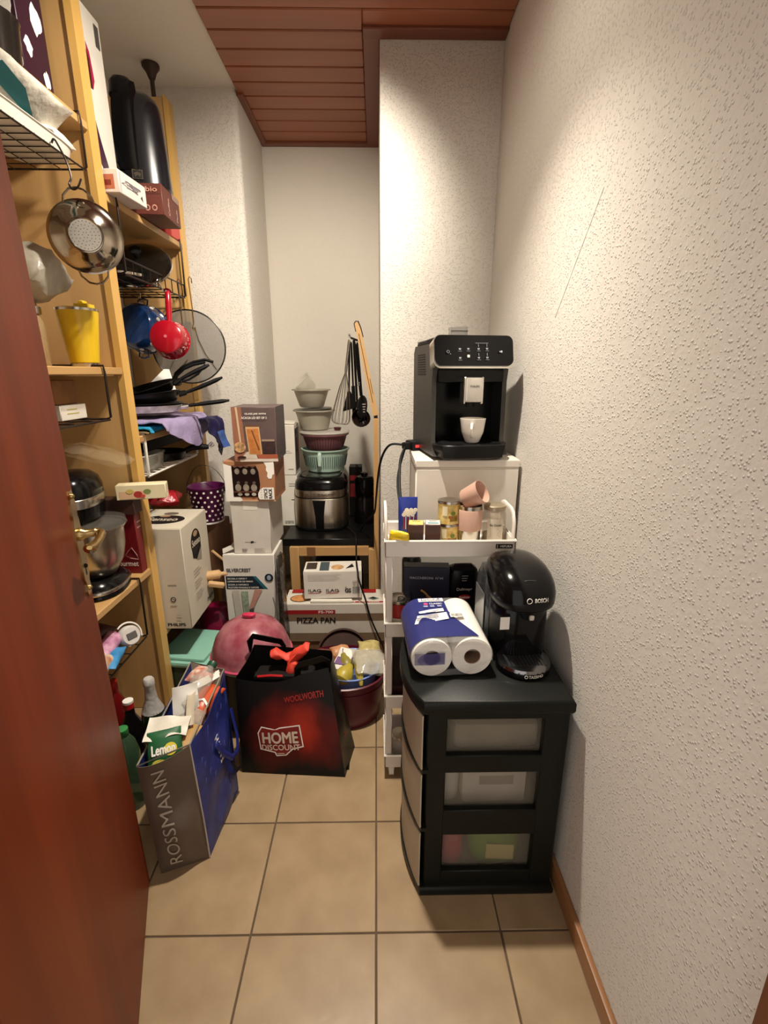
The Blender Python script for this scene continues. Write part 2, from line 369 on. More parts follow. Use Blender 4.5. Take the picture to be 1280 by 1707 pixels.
# ================================================================ right side: drawer tower and what stands on it
PLB = M('#131512', 0.4, 0, 0.12, 30, 0.06, 400); MILK = M('#a39a88', 0.35, 0, 0.04, 9, alpha=0.22); MILKF = M('#b9ad98', 0.4, 0, 0.05, 9, alpha=0.9)
tw = T('drawer_tower', 'black plastic drawer tower with three cloudy drawers beside the textured wall', 'drawer tower', (0.0, 0.0, 0.0))
def bulge(x_in, x_out, ya, yb, n=10, corner=.02):
    """outline seen from above: straight at the wall, bowed on the room side"""
    pts = [(0.462, ya), (0.462, yb)]
    for i in range(n+1):
        t = i/n; pts.append((x_in - (x_in-x_out)*math.sin(PI*t)**0.7, yb + (ya-yb)*t))
    return pts
def zprism(b, pts, z0, z1): return b.prism(pts, lambda u, v, h: Vector((u, v, h)), z0, z1)
def rounded_top(name, z0, z1, xo, mat):
    b = B(); base = bulge(.108, xo, .948, 1.312, 14)
    cx = sum(p[0] for p in base)/len(base); cy = 1.13
    rings = []
    for z, k in ((z0, .99), (z0+.006, 1.0), (z1-.008, 1.0), (z1-.002, .985), (z1, .965)):
        rings.append([Vector((cx+(x-cx)*k, cy+(y-cy)*k, z)) for x, y in base])
    return b.loft(rings).to(name, mat, tw)
rounded_top('top_board', .566, .60, .06, PLB)
rounded_top('base_tray', .0, .026, .078, PLB)
for ya, yb in ((.962, .982), (1.285, 1.305)):
    b = B()
    b.box(.118, .166, ya, yb, .024, .568, .003).box(.398, .458, ya, yb, .024, .568, .003)
    for z0, z1 in ((.02, .066), (.188, .268), (.384, .436), (.54, .568)): b.box(.16, .41, ya+.0015, yb-.0015, z0, z1, .002)
    b.to('side_frame', PLB, tw)
B().box(.448, .462, .98, 1.29, .024, .567).to('back_panel', PLB, tw)
for z in (.215, .396): B().box(.112, .45, .981, 1.287, z, z+.008).to('drawer_rail', PLB, tw)
for z0, z1 in ((.032, .205), (.228, .388), (.408, .558)):
    d = T('drawer', None, None); d.parent = tw
    B().box(.125, .44, .985, .989, z0, z1-.004).box(.125, .44, 1.279, 1.283, z0, z1-.004).box(.436, .44, .985, 1.283, z0, z1-.004).box(.125, .44, .985, 1.283, z0, z0+.003).to('drawer_box', MILK, d)
    b = B(); rows = []
    N = 14
    for zz, k in ((z0-.004, .94), (z0+.01, 1.0), (z1-.014, 1.0), (z1, .95)):
        rows.append([Vector((.118 - .048*k*math.sin(PI*(.04+.92*i/N))**.6, 1.308 - .354*i/N, zz)) for i in range(N+1)])
    b.loft(rows, False, False, closed=False); b.to('drawer_front', MILKF, d, solid=.004)
    zprism(B(), [(.118 - .052*math.sin(PI*(.02+.96*i/N))**.6, 1.309 - .357*i/N) for i in range(N+1)] + [(.122, .952), (.122, 1.309)], z0-.014, z0-.003).to('drawer_lip', PLB, d)
# things lying in the drawers
def tub_in(x0, x1, z0, z1, hx, name, label, cat): return B().box(x0, x1, 1.02, 1.25, z0, z1, .012, 2).to(name, M(hx, .5, 0, .05), label=label, cat=cat)
o = T('storage_tin', 'pale tin with recessed lid seen through the middle drawer window', 'tin', (.305, 1.13, .232))
B().box(-.085, .085, -.11, .11, 0, .105, .01, 2).to('tin_body', M('#d3cac0', .45), o); B().box(-.065, .065, -.09, .09, .105, .118, .006).to('tin_lid', M('#b5aaa0', .4, .2), o)
plane(o, (-.085, -.11, 0), (1, 0, 0), (0, 0, 1)).rect(.045, .06, .135, .088, M('#9b8f86', .6))
o = B().lathe([(0, 0), (.03, 0), (.033, .01), (.033, .10), (.02, .125), (.02, .14), (0, .14)], 20).to('plastic_bottle', M('#ddd8d0', .35), loc=(.185, 1.06, .232), label='white round bottle beside the pale tin in the middle drawer', cat='bottle')
B().loft([ring(0, 0, z, rx, ry, 16, 3) for z, rx, ry in ((0, .03, .04), (.004, .034, .045), (.085, .033, .044), (.098, .024, .03))]).crumple(.004, 30).to('pink_packet', M('#b01648', .45), loc=(.198, 1.05, .036), label='bright pink packet seen through the bottom drawer window', cat='packet')
o = T('green_pouch', 'green pouch with pale label seen through the bottom drawer window', 'pouch', (.32, 1.05, .036))
B().loft([ring(0, 0, z, rx, ry, 18, 3) for z, rx, ry in ((0, .05, .045), (.006, .065, .05), (.07, .07, .05), (.12, .055, .03), (.135, .05, .006))]).crumple(.006, 22).to('pouch_body', M('#5e8a1c', .4), o)
bilinear(o, (-.03, -.052, .03), (.045, -.052, .025), (.045, -.052, .075), (-.03, -.052, .08), .075, .05, .003).rect(0, 0, .075, .05, M('#c8b878', .6))
B().box(.19, .41, 1.01, 1.26, .412, .49, .02, 2).crumple(.006, 14).to('folded_cloth', M('#8f877b', .9, 0, .1, bump=.3, bscale=200), label='folded greyish cloth in the top drawer of the black tower', cat='cloth')

# ---- kitchen roll pack
R_ = .050; kx0, kx1 = .131, .233; ky0, ky1 = 1.045, 1.27
kp = T('kitchen_roll_pack', 'pack of two white kitchen rolls in blue printed film on the black tower', 'kitchen rolls', (.179, 1.16, .6005), math.radians(3))
PAPER = M('#ece7de', .9, 0, .03, 60, .15, 220); CARD = M('#8b6f58', .85)
sx = .0505; L0, L1 = -.112, .112
for c in (-sx, sx):
    b = B(); prof = [(.021, L0), (.0495, L0), (.0515, L0+.004), (.0515, L1-.004), (.0495, L1), (.021, L1)]
    rot = Matrix.Rotation(-PI/2, 3, 'X')
    rings = []
    for r, z in prof + [prof[0]]: rings.append([rot @ Vector((r*math.cos(2*PI*i/32), r*math.sin(2*PI*i/32), z)) + Vector((c, 0, .054)) for i in range(32)])
    ro = b.loft(rings, False, False).to('paper_roll', PAPER, kp)
    b = B(); rings = []
    for r, z in ((.0208, L0+.001), (.0208, L1-.001), (.019, L1-.001), (.019, L0+.001), (.0208, L0+.001)): rings.append([rot @ Vector((r*math.cos(2*PI*i/24), r*math.sin(2*PI*i/24), z)) + Vector((c, 0, .054)) for i in range(24)])
    b.loft(rings, False, False).to('cardboard_core', CARD, ro)
def stad(s_, h=0.0):
    """point on the pack outline; s_ in metres from the bottom left, clockwise over the top"""
    r = .0535 + h; L = PI*.0535; W2 = 2*sx
    if s_ < L: a = -PI/2 - s_/.0535; return Vector((-sx + r*math.cos(a), 0, .054 + r*math.sin(a)))
    s_ -= L
    if s_ < W2: return Vector((-sx + s_, 0, .054 + r))
    s_ -= W2; a = PI/2 - s_/.0535; return Vector((sx + r*math.cos(a), 0, .054 + r*math.sin(a)))
PER = 2*(PI*.0535) + 2*sx
b = B(); rings = []
for y, k in ((L0-.012, .45), (L0-.006, .86), (L0+.004, .99), (0, 1.0), (L1-.004, .99), (L1+.005, .86), (L1+.01, .4)):
    q = []
    for i in range(40):
        p = stad(PER*i/40) if i < 34 else Vector((sx - 2*sx*(i-33)/7, 0, .0005)); q.append(Vector((p.x*(.72+.28*k), y, .054+(p.z-.054)*k)))
    rings.append(q)
b.loft(rings, False, False); b.crumple(.0014, 45).to('film_wrap', M('#f4f2ee', .12, 0, .04, bump=.3, bscale=60, alpha=.16), kp)
BLUE = M('#232a6b', .35, 0, .06)
def bl(u, v):
    yy = L0 + .006 + (L1-L0-.012)*v
    edge = .236 + .050*max(0, 1 - v*1.6)**1.3 - .004*v
    p = stad(.05 + (edge-.05)*u, .0016); p.y = yy; return p
B().grid(bl, 24, 16).to('printed_film', BLUE, kp)
def kf(u, v, h):
    p = stad(u + .036, .0018 + h); p.y = L0 + .006 + v; return p
kF = Face(kp, kf)
kF.rect(.125, .188, .195, .208, WHITEI, nu=8); kF.text('Tissue &', .130, .199, .188, .206, BLUE); kF.text('Allrounder', .130, .190, .190, .197, BLUE)
kF.disc(.142, .172, .006, .006, M('#d0487a', .5)); kF.text('CLASSIC', .152, .168, .188, .176, WHITEI)
for u in (.14, .158, .178):
    kF.rect(u-.006, .152, u+.006, .162, M('#8a90b8', .5))
kF.poly([(.118, .118), (.185, .125), (.185, .142), (.150, .136), (.118, .128)], WHITEI); kF.poly([(.100, .075), (.19, .082), (.19, .118), (.112, .108)], WHITEI)
kF.lines(.112, .132, .18, 3, .006, .0016, BLUE); kF.lines(.108, .108, .18, 5, .006, .0016, BLUE)
kF.rect(.196, .088, .232, .108, WHITEI); kF.bars(.199, .09, .229, .106, INK, 16)
B().grid(lambda u, v: Vector((-sx-.044+.075*u, L0-.0095+.004*abs(u-.5), .04+.032*v)), 4, 3).to('printed_film', M('#4a4680', .3, 0, .05, alpha=.75), kp)

# ---- pod coffee maker
pc = T('pod_coffee_maker', 'round black pod coffee maker beside the kitchen rolls, white lettering', 'coffee maker', (.371, 1.165, .60), math.radians(3))
GB = M('#0b0b0d', .16, 0, .1, coat=.5); GB2 = M('#141416', .35, 0, .1)
b = B()
b.loft([ring(0, .03, z, rx, ry, 28, 2.8) for z, rx, ry in ((0, .076, .098), (.006, .08, .102), (.10, .080, .10), (.20, .079, .098), (.205, .076, .096))]).to('body', GB, pc)
b = B()   # head: domed cap leaning forward
rows = []
for z, rx, ry, cy, e in ((.190, .080, .108, -.004, 2.8), (.208, .081, .107, -.003, 2.8), (.226, .079, .101, .003, 2.8), (.242, .074, .091, .012, 2.7), (.254, .066, .079, .021, 2.6), (.262, .053, .063, .029, 2.5), (.267, .034, .041, .036, 2.2), (.2685, .012, .015, .04, 2)):
    rows.append(ring(0, cy, z, rx, ry, 32, e))
b.loft(rows).to('head', GB, pc)
b = B(); b.loft([ring(0, -.004, z, rx, ry, 28, 2.6) for z, rx, ry in ((.166, .072, .096), (.174, .079, .107), (.188, .0815, .1095), (.194, .080, .108))]).to('head_rim', GB2, pc)
b = B(); pts = [(.074*math.sin(t), .010 - .090*math.cos(t), .2425 - .022*abs(t)**1.5) for t in [(-1.2 + 2.4*i/20) for i in range(21)]]
b.tube(pts, .0013, 5).to('lid_seam', M('#3a3a3c', .3), pc)
B().lathe([(0, 0), (.026, 0), (.024, -.006), (.012, -.03), (0, -.03)], 20, (0, -.075, .168)).to('brew_spout', GB2, pc)
B().box(-.006, .006, -.112, -.105, .150, .163, .002).to('front_key', M('#d6d2ca', .3, .3), pc)
b = B(); b.loft([ring(0, -.075, z, rx, ry, 28, 2) for z, rx, ry in ((0, .062, .06), (.004, .069, .066), (.018, .069, .066), (.024, .066, .063), (.027, .058, .055))]).to('drip_tray', GB, pc)
B().lathe([(.058, .0275), (.066, .0255), (.069, .018), (.067, .017)], 36, (0, -.075, 0), sy=.955).to('tray_ring', M('#8d8d90', .18, 1.0), pc)
b = B()
for i in range(-5, 6): b.box(i*.009-.003, i*.009+.003, -.115, -.035, .0268, .0285)
b.to('drip_grate', M('#5c5c5e', .3, .8), pc)
b = B(); b.loft([ring(-.070, .045, z, .018, .062, 20, 3) for z in (.02, .10, .19)] + [ring(-.066, .045, .225, .012, .05, 20, 3)]).to('water_tank', M('#3a3d40', .12, 0, .05, alpha=.75, coat=.4), pc)
B().box(-.0888, -.0878, .0, .085, .05, .17, .0004).to('tank_window', M('#8d8d8c', .2, .4), pc)
hf = bilinear(pc, (-.03, -.115, .194), (.05, -.108, .194), (.05, -.102, .214), (-.03, -.109, .214), .08, .02, .006)
hf.text('BOSCH', .032, .004, .066, .014, WHITEI, bold=.02)
b = B(); b.tube([(.018+.006*math.cos(t), .009+.006*math.sin(t), 0) for t in [2*PI*i/16 for i in range(16)]], .0008, 4, close=True)
for v in b.bm.verts: v.co = hf.fn(v.co.x, v.co.y, .002+v.co.z)
b.to('round_emblem', WHITEI, pc)
bilinear(pc, (-.066, -.0745, .108), (-.042, -.0745, .108), (-.042, -.0735, .142), (-.066, -.0735, .142), .024, .034).rect(0, 0, .024, .034, WHITEI, 'sticker')
def tf(u, v, h):
    a = -PI/2 + (u-.035)/.069; return Vector(((.0695+h)*math.cos(a), -.075 + (.0665+h)*math.sin(a), .0045+v))
tF = Face(pc, tf); tF.text('TASSIMO', .028, .004, .066, .012, WHITEI, bold=.02); tF.disc(.022, .008, .0045, .0045, WHITEI); tF.disc(.022, .008, .0028, .0028, GB2)

# ================================================================ white cabinet with bean-to-cup machine
wc = T('white_cabinet', 'narrow white cabinet behind the white trolley, coffee machine on top', 'cabinet', (.3015, 1.718, 0))
WC = M('#ddd6cb', .5, 0, .025); B().box(-.172, .172, -.138, .14, .0, 1.03, .002).to('carcass', WC, wc)
B().box(-.1745, .1745, -.1435, .142, 1.03, 1.055, .003).to('top_board', WC, wc)
B().box(-.170, .170, -.1425, -.1385, .04, 1.024, .002).to('door', WC, wc)
cm = T('bean_coffee_machine', 'black bean to cup coffee machine with touch panel on white cabinet', 'coffee machine', (.289, 1.743, 1.0555), math.radians(8))
CB = M('#141415', .33, 0, .12); CS = M('#2a2825', .42, 0, .1, 40, .05, 500)
b = B(); b.box(-.125, .125, -.02, .16, .008, .370, .01, 2).to('body', CB, cm)
for s_ in (-1, 1):
    b = B(); P_ = [(-.155, .012), (.155, .008), (.16, .345), (.14, .367), (-.10, .367), (-.135, .345), (-.115, .25), (-.12, .06)]
    b.prism(P_, lambda u, v, h: Vector((h, u, v)), s_*.112, s_*.127).to('side_panel', CS, cm)
b = B()
for i in range(9): b.box(-.1283, -.127, -.03 + .002*i, .09, .27+.008*i, .273+.008*i)
b.to('vent_slats', BLACKM, cm)
b = B(); b.box(-.112, .112, -.125, .0, .245, .31, .004).box(-.112, .112, -.03, -.015, .05, .25).to('brew_recess', M('#070708', .22, 0, .1), cm)
# control panel, tilted glass front with chrome edge
pr = Matrix.Rotation(math.radians(-14), 4, 'X'); pt = Matrix.Translation((0, -.143, .338)) @ pr
def pnl(hw, z0, z1, y0, y1, name, m, r=.02):
    b = B(); pts = []
    for cx, cz, a in ((hw-r, z1-r, 0), (-hw+r, z1-r, PI/2), (-hw+r, z0+r, PI), (hw-r, z0+r, 3*PI/2)):
        for i in range(7): t = a + PI/2*i/6; pts.append((cx+r*math.cos(t), cz+r*math.sin(t)))
    b.prism(pts, lambda u, v, h: pt @ Vector((u, h, v)), y0, y1); return b.to(name, m, cm)
pnl(.131, -.050, .053, -.001, .05, 'panel_edge', CHROME, .022); pnl(.128, -.043, .052, -.006, .0, 'control_panel', GLOSS, .02)
pF = Face(cm, lambda u, v, h: pt @ Vector((u, -.0062-h, v))); ICON = M('#b9bcc0', .5)
for i in range(4):
    for j in range(2):
        u, v = -.048 + .027*i + (.006 if i > 1 else 0), .014 - .028*j
        if (i, j) == (1, 1): pF.rect(u-.004, v-.004, u+.004, v+.004, M('#e8dcd4', .5)); continue
        pF.poly([(u-.004, v-.003), (u+.004, v-.003), (u+.003, v-.008), (u-.003, v-.008)], M('#8f9296', .5))
        if i > 1: pF.rect(u-.001, v, u+.0005, v+.009, M('#8f9296', .5))
        pF.rect(u-.006, v-.013, u+.006, v-.0115, M('#6f7276', .5))
pF.disc(-.088, -.002, .005, .005, M('#777a7e', .5)); pF.disc(-.088, -.002, .0035, .0035, INK); pF.disc(-.081, -.009, .001, .001, ICON)
pF.poly([(.078, -.001), (.082, -.004), (.082, .002)], ICON); pF.rect(.083, -.004, .088, .002, ICON); pF.lines(.0, .024, .042, 1, .01, .0012, M('#84878b', .5), 0)
B().box(-.118, .118, -.105, .155, .366, .380, .008, 2).to('lid', BLACKM, cm)
b = B().box(-.118, .0, -.10, .15, .378, .385, .003).to('bean_hopper_lid', M('#2c2c2e', .15, 0, .1, alpha=.8), cm)
b = B().box(-.03, .03, .02, .024, .379, .430, .002).box(-.03, -.027, .02, .05, .379, .428).box(.027, .03, .02, .05, .379, .428)
hp_ = b.to('hopper_cover', M('#8f8c88', .15, 0, .04, alpha=.6), cm)
for z in (.399, .414): B().box(-.03, .03, .0185, .02, z, z+.0015).to('cover_line', BLACKM, hp_)
b = B(); b.box(-.028, .028, -.165, -.11, .185, .262, .006, 2).to('coffee_spout', M('#d8d4ce', .25, .7), cm)
for x in (-.0295, .0295): B().box(x-.0035, x+.0035, -.16, -.118, .18, .264, .002).to('spout_side', CHROME, cm)
for x in (-.012, .012): B().cyl((x, -.135, .187), (x, -.135, .17), .006).to('nozzle', BLACKM, cm)
plane(cm, (-.028, -.165, .185), (1, 0, 0), (0, 0, 1)).text('PHILIPS', .014, .046, .044, .053, M('#5a5753', .4), bold=.02)
b = B(); pts = bulge
outl = [(-.118, -.02), (-.118, -.15), (-.10, -.19), (-.06, -.203), (.06, -.203), (.10, -.19), (.118, -.15), (.118, -.02)]
b.loft([[Vector((x*k, y*k2, z)) for x, y in outl] for z, k, k2 in ((.006, .95, .95), (.01, .99, .98), (.042, 1.05, 1.0), (.05, 1.05, 1.0), (.053, 1.03, .985))]).to('drip_tray', M('#101011', .3, 0, .12), cm)
b = B()
for i in range(-9, 10): b.box(i*.0105-.0022, i*.0105+.0022, -.175, -.035, .0528, .0545)
b.to('tray_grate', BLACKM, cm)
for x in (-.07, .07): B().cyl((x, -.15, 0), (x, -.15, .009), .011).to('foot', BLACKM, cm)
for x in (-.09, .09): B().cyl((x, .12, 0), (x, .12, .009), .011).to('foot', BLACKM, cm)
cu = T('coffee_cup', 'white porcelain cup standing on the tray of the coffee machine', 'cup', (.316, 1.60, 1.1105), math.radians(-14))
POR = M('#ece6dc', .2, 0, .02, coat=.3)
B().lathe([(0, .002), (.020, 0), (.024, .003), (.036, .035), (.042, .078), (.0405, .0785), (.034, .036), (.022, .008), (0, .007)], 28).to('cup_bowl', POR, cu)
B().tube([(0, -.037, .062), (0, -.052, .064), (0, -.062, .05), (0, -.054, .03), (0, -.03, .022)], [.005, .0045, .0042, .0042, .005], 10).to('handle', POR, cu)
# power strip and cables
ps = T('power_strip', 'small black socket strip with red light beside coffee machine back', 'power strip', (.138, 1.80, 1.0555), math.radians(20))
B().box(-.018, .045, -.03, .04, 0, .034, .008, 2).to('strip_body', BLACKM, ps); B().box(-.006, .012, -.0312, -.03, .012, .022).to('switch_light', emit('#c03030', .5), ps)
pl_ = B().box(-.045, -.018, -.02, .01, .004, .03, .006, 2).to('plug', BLACKM, ps)
B().tube(cr([(.10, 1.80, 1.075), (.05, 1.81, 1.072), (.02, 1.84, 1.02), (.006, 1.92, .93), (-.003, 2.06, .80), (-.012, 2.22, .69), (-.045, 2.34, .62), (-.07, 2.45, .555), (-.09, 2.5, .505)]), .0045, 6).to('appliance_cable', BLACKM, label='black cable arching from the socket strip down to the fryer table', cat='cable')
B().tube(cr([(.105, 1.775, 1.07), (.085, 1.70, 1.035), (.078, 1.62, .97), (.082, 1.56, .91), (.092, 1.52, .86), (.095, 1.50, .818)]), .005, 6).to('hanging_cable', BLACKM, label='thick black cable hanging from the socket strip into the trolley', cat='cable')
B().tube(cr([(.108, 1.79, 1.066), (.09, 1.72, 1.03), (.072, 1.63, .985), (.074, 1.53, .93), (.098, 1.475, .87), (.104, 1.46, .818)]), .0035, 6).to('thin_cable', BLACKM, label='thinner black cable looping beside the thick one behind blue packet', cat='cable')

# ================================================================ white trolley with four trays
tr = T('slim_trolley', 'slim white four tier trolley between the chimney breast and black tower', 'trolley', (0, 0, 0))
TX0, TX1, TY0, TY1 = .024, .408, 1.34, 1.535
for zt, hh in ((.856, .05), (.588, .048), (.326, .048), (.092, .05)):
    b = B(); o_ = [(TX0, TY0), (TX1, TY0), (TX1, TY1), (TX0, TY1)]
    zb_ = zt - hh
    b.box(TX0, TX1, TY0, TY0+.004, zb_, zt, .0015).box(TX0, TX1, TY1-.004, TY1, zb_, zt, .0015).box(TX0, TX0+.004, TY0, TY1, zb_, zt, .0015).box(TX1-.004, TX1, TY0, TY1, zb_, zt, .0015)
    b.box(TX0+.002, TX1-.002, TY0+.002, TY1-.002, zb_, zb_+.005)
    t_ = b.to('tray', WHITEP, tr)
    B().tube([(TX0-.002, TY0-.002, zt), (TX1+.002, TY0-.002, zt), (TX1+.002, TY1+.002, zt), (TX0-.002, TY1+.002, zt)], .004, 6, close=True).to('tray_rim', WHITEP, t_)
for x in (TX0, TX1-.024):
    for y in (TY0+.004, TY1-.022):
        b = B()
        for z0, z1 in ((.09, .28), (.325, .54), (.587, .806)): b.box(x+.001, x+.023, y, y+.016, z0, z1, .003)
        b.to('post', WHITEP, tr)
for x in (TX0+.002, TX1-.002):
    b = B(); b.tube([(x, TY0+.02, .85), (x, TY0+.02, .905), (x, TY0+.035, .93), (x, TY0+.06, .937), (x, TY1-.06, .937), (x, TY1-.035, .93), (x, TY1-.02, .905), (x, TY1-.02, .85)], .009, 8, flat=.6).to('handle', WHITEP, tr)
for x in (TX0+.022, TX1-.022):
    for y in (TY0+.02, TY1-.03):
        w_ = B().cyl((x-.008, y, .02), (x+.008, y, .02), .02, n=16).to('castor_wheel', M('#e3ddd2', .3), tr)
        B().box(x-.011, x-.008, y-.008, y+.008, .02, .045).box(x+.008, x+.011, y-.008, y+.008, .02, .045).box(x-.011, x+.011, y-.008, y+.008, .042, .046).to('castor_fork', STEEL, w_)
tp = plane(tr, (TX0, TY0, .806), (1, 0, 0), (0, 0, 1)); tp.rect(.327, .026, .377, .040, INK, 'brand_plate'); tp.text('HEFUBA', .340, .030, .374, .0365, WHITEI); tp.rect(.331, .0285, .3325, .038, WHITEI)
zt = .8113
yb_ = B(); o = T('yellow_snack_bag', 'small crumpled yellow and white packet in trolley front corner', 'packet', (.068, 1.375, zt+.012), math.radians(-22), rot=(math.radians(28), math.radians(8), math.radians(-18)))
B().loft([ring(0, 0, z, rx, ry, 16, 3) for z, rx, ry in ((-.002, .026, .003), (.005, .03, .012), (.03, .031, .018), (.062, .028, .011), (.07, .027, .002))]).crumple(.003, 60).to('bag_body', M('#e3c21c', .35, 0, .08), o)
bilinear(o, (.002, -.017, .006), (.028, -.0135, .006), (.027, -.014, .055), (-.006, -.0175, .055), .026, .05, .002).rect(0, 0, .026, .05, WHITEI)
bilinear(o, (-.02, -.019, .03), (-.006, -.019, .03), (-.006, -.019, .042), (-.02, -.019, .042), .014, .012).disc(.007, .006, .006, .004, INK)
for x, ct, lab in ((.119, '#d9bb6a', 'brown box with cream top standing in the trolley beside the yellow packet'), (.170, '#cfcac2', 'brown box with white top standing in the trolley beside the tins')):
    c = Carton('drink_powder_box', lab, (x, 1.398, zt), .047, .05, .084, M('#4c2a1c', .5, 0, .08), math.radians(-6), flaps=False, group='brown boxes in the trolley')
    c.top.rect(.002, .002, .045, .048, M(ct, .55)); c.top.lines(.012, .034, .036, 1, .01, .004, INK, 0)
    if x > .15: c.front.text('tab', .026, .015, .044, .032, WHITEI); c.top.rect(.008, .012, .04, .02, M('#2f7f90', .5))
    else: c.front.rect(.004, .012, .043, .06, M('#3a2016', .5))
TINC = M('#c9a24a', .35, .2, .25, 60, second='#e3cf8c')
for z, lab in ((zt, 'lower yellow printed tin carrying another tin in the trolley'), (zt+.072, 'upper yellow printed tin with silver lid stacked on another tin')):
    o = T('printed_tin', lab, 'tin', (.224, 1.445, z), group='stacked yellow tins')
    B().lathe([(0, 0), (.034, 0), (.035, .002), (.034, .005), (.034, .064), (.035, .067), (.0345, .07), (0, .07)], 28).to('tin_body', TINC, o)
    B().lathe([(.030, .0702), (.0345, .0704), (.0352, .068), (.0352, .063), (.0345, .063)], 28).lathe([(0, .068), (.031, .0695), (.031, .0715), (.027, .0708), (0, .0705)], 28).to('tin_lid', STEEL, o)
    f = wrap(o, .0342, .006, -PI/2-.9); f.rect(.006, .022, .022, .052, M('#efe3bd', .5), nu=8); f.rect(.03, .004, .055, .022, M('#8e6a1e', .5), nu=8); f.disc(.04, .03, .007, .007, M('#6b7a2a', .5)); f.disc(.03, .018, .005, .005, M('#a85a20', .5)); f.disc(.05, .012, .005, .005, M('#7a5a18', .5))
o = T('travel_tumbler', 'steel travel tumbler with pink sleeve standing in the trolley', 'tumbler', (.288, 1.435, zt))
B().lathe([(0, 0), (.033, 0), (.0345, .003), (.0375, .13), (.0365, .13), (.034, .01), (0, .008)], 28).to('steel_body', STEEL, o)
PINK = M('#c29c8a', .6, 0, .04)
B().lathe([(.0360, .052), (.0378, .053), (.0394, .116), (.038, .118)], 28).to('pink_sleeve', PINK, o)
o = T('pink_cup', 'pink cup lying tilted over the steel tumbler rim', 'cup', (.296, 1.44, .968), rot=(math.radians(12), math.radians(58), math.radians(-20)))
B().lathe([(0, -.03), (.028, -.03), (.031, -.027), (.037, .035), (.0355, .035), (.03, -.024), (0, -.025)], 28).to('cup_bowl', PINK, o)
B().tube([(.0, .034, .02), (.0, .05, .018), (.0, .055, .0), (.0, .047, -.015), (.0, .03, -.016)], .0045, 8).to('handle', PINK, o)
o = T('glass_jar', 'clear glass jar with paper label beside the pink tumbler', 'jar', (.367, 1.445, zt))
JG = M('#b9ab90', .08, 0, .1, alpha=.45, coat=.4)
B().lathe([(0, 0), (.034, 0), (.037, .005), (.037, .095), (.033, .108), (.030, .112)], 28).lathe([(.033, .004), (.033, .03), (0, .032)], 20).to('jar_body', JG, o)
B().lathe([(0, .004), (.0335, .004), (.0335, .034), (0, .036)], 20).to('jar_filling', M('#8a7048', .8, 0, .2, 90), o)
B().lathe([(.031, .112), (.0335, .113), (.0335, .126), (.028, .130), (0, .131)], 24).to('jar_lid', M('#a99c84', .3, .6), o)
f = wrap(o, .0373, .012, -PI/2-.75); f.rect(0, 0, .05, .078, M('#cfc5b2', .7), 'label', nu=12); f.text('Bio Dinkel', .008, .055, .042, .062, INK); f.lines(.01, .045, .042, 5, .006, .0012, M('#6a6258', .6))
o = T('popcorn_packet', 'blue popcorn packet with striped tub picture behind brown boxes', 'packet', (.100, 1.492, zt), math.radians(5))
B().loft([ring(0, 0, z, rx, ry, 16, 4) for z, rx, ry in ((0, .03, .012), (.01, .031, .02), (.09, .031, .018), (.132, .030, .004), (.14, .03, .002))]).crumple(.002, 50).to('packet_body', M('#1c2f86', .35), o)
f = bilinear(o, (-.028, -.0205, .035), (.028, -.0205, .035), (.028, -.0165, .13), (-.028, -.0165, .13), .056, .10, .002)
for i in range(7): f.poly([(.012+.005*i, .005), (.0145+.005*i, .005), (.0135+.0064*i, .05), (.0105+.0064*i, .05)], M('#c03a44', .5) if i % 2 == 0 else WHITEI)
for a in range(9): f.disc(.012+.0045*a, .056+.008*((a*7) % 3), .007, .007, M('#efe6d2', .6), 'printed_popcorn', 10)
o = T('dark_jar', 'dark jar standing behind the navy box on the second trolley tray', 'jar', (.115, 1.50, .545))
B().lathe([(0, 0), (.03, 0), (.032, .004), (.032, .19), (.026, .205), (0, .206)], 20).to('jar_body', M('#23261e', .25, 0, .2), o)
c = Carton('pasta_box', 'navy blue box with slim gold lettering on second trolley tray', (.158, 1.435, .545), .145, .045, .198, M('#11132c', .4, 0, .06), math.radians(-4), flaps=False)
c.front.text('MACCHERONI  N°44', .02, .158, .125, .166, M('#b9b4c4', .5), bold=0.0)
GOLD = M('#b98a4a', .5)
for k in range(3):
    b = B(); b.tube([c.front.fn(.055+.02*k+.05*t, .12-.07*t**1.6-.02*k, .002) for t in [i/6 for i in range(7)]], .0035, 6).to('printed_pasta', GOLD, c.root)
o = T('coffee_packet', 'black coffee brick with red logo beside the navy pasta box', 'packet', (.276, 1.44, .545), math.radians(3))
B().loft([ring(0, 0, z, rx, ry, 20, 6) for z, rx, ry in ((0, .043, .03), (.004, .045, .032), (.175, .045, .031), (.186, .043, .028), (.196, .03, .01), (.199, .028, .004))]).crumple(.0015, 60).to('packet_body', M('#0c0b10', .25, 0, .1), o)
f = plane(o, (-.045, -.0335, 0), (1, 0, 0), (0, 0, 1)); f.text('Dallmayr', .02, .118, .07, .13, M('#cfc8c4', .5), bold=0); f.disc(.046, .098, .02, .008, RED); f.text('Prodomo', .03, .094, .062, .102, WHITEI)
f.lines(.035, .17, .055, 3, .008, .002, M('#9a948c', .5))
o = T('food_can', 'red food can with ring pull lid on the second trolley tray', 'can', (.07, 1.395, .545))
B().lathe([(0, 0), (.036, 0), (.037, .003), (.036, .006), (.036, .098), (.037, .101), (.0365, .104), (.034, .102), (0, .101)], 28).to('can_body', STEEL, o)
wrap(o, .0362, .008, -PI-.2).rect(0, 0, .17, .086, M('#a5261f', .4), 'paper_label', nu=24)
f = wrap(o, .0366, .008, -PI/2-.8); f.rect(.0, .012, .05, .04, M('#e3d6c4', .5), nu=8)
B().tube([(0.010*math.cos(t)+.006, .010*math.sin(t)*.7, .1035) for t in [2*PI*i/14 for i in range(14)]], .0016, 5, close=True).to('ring_pull', STEELD, o)
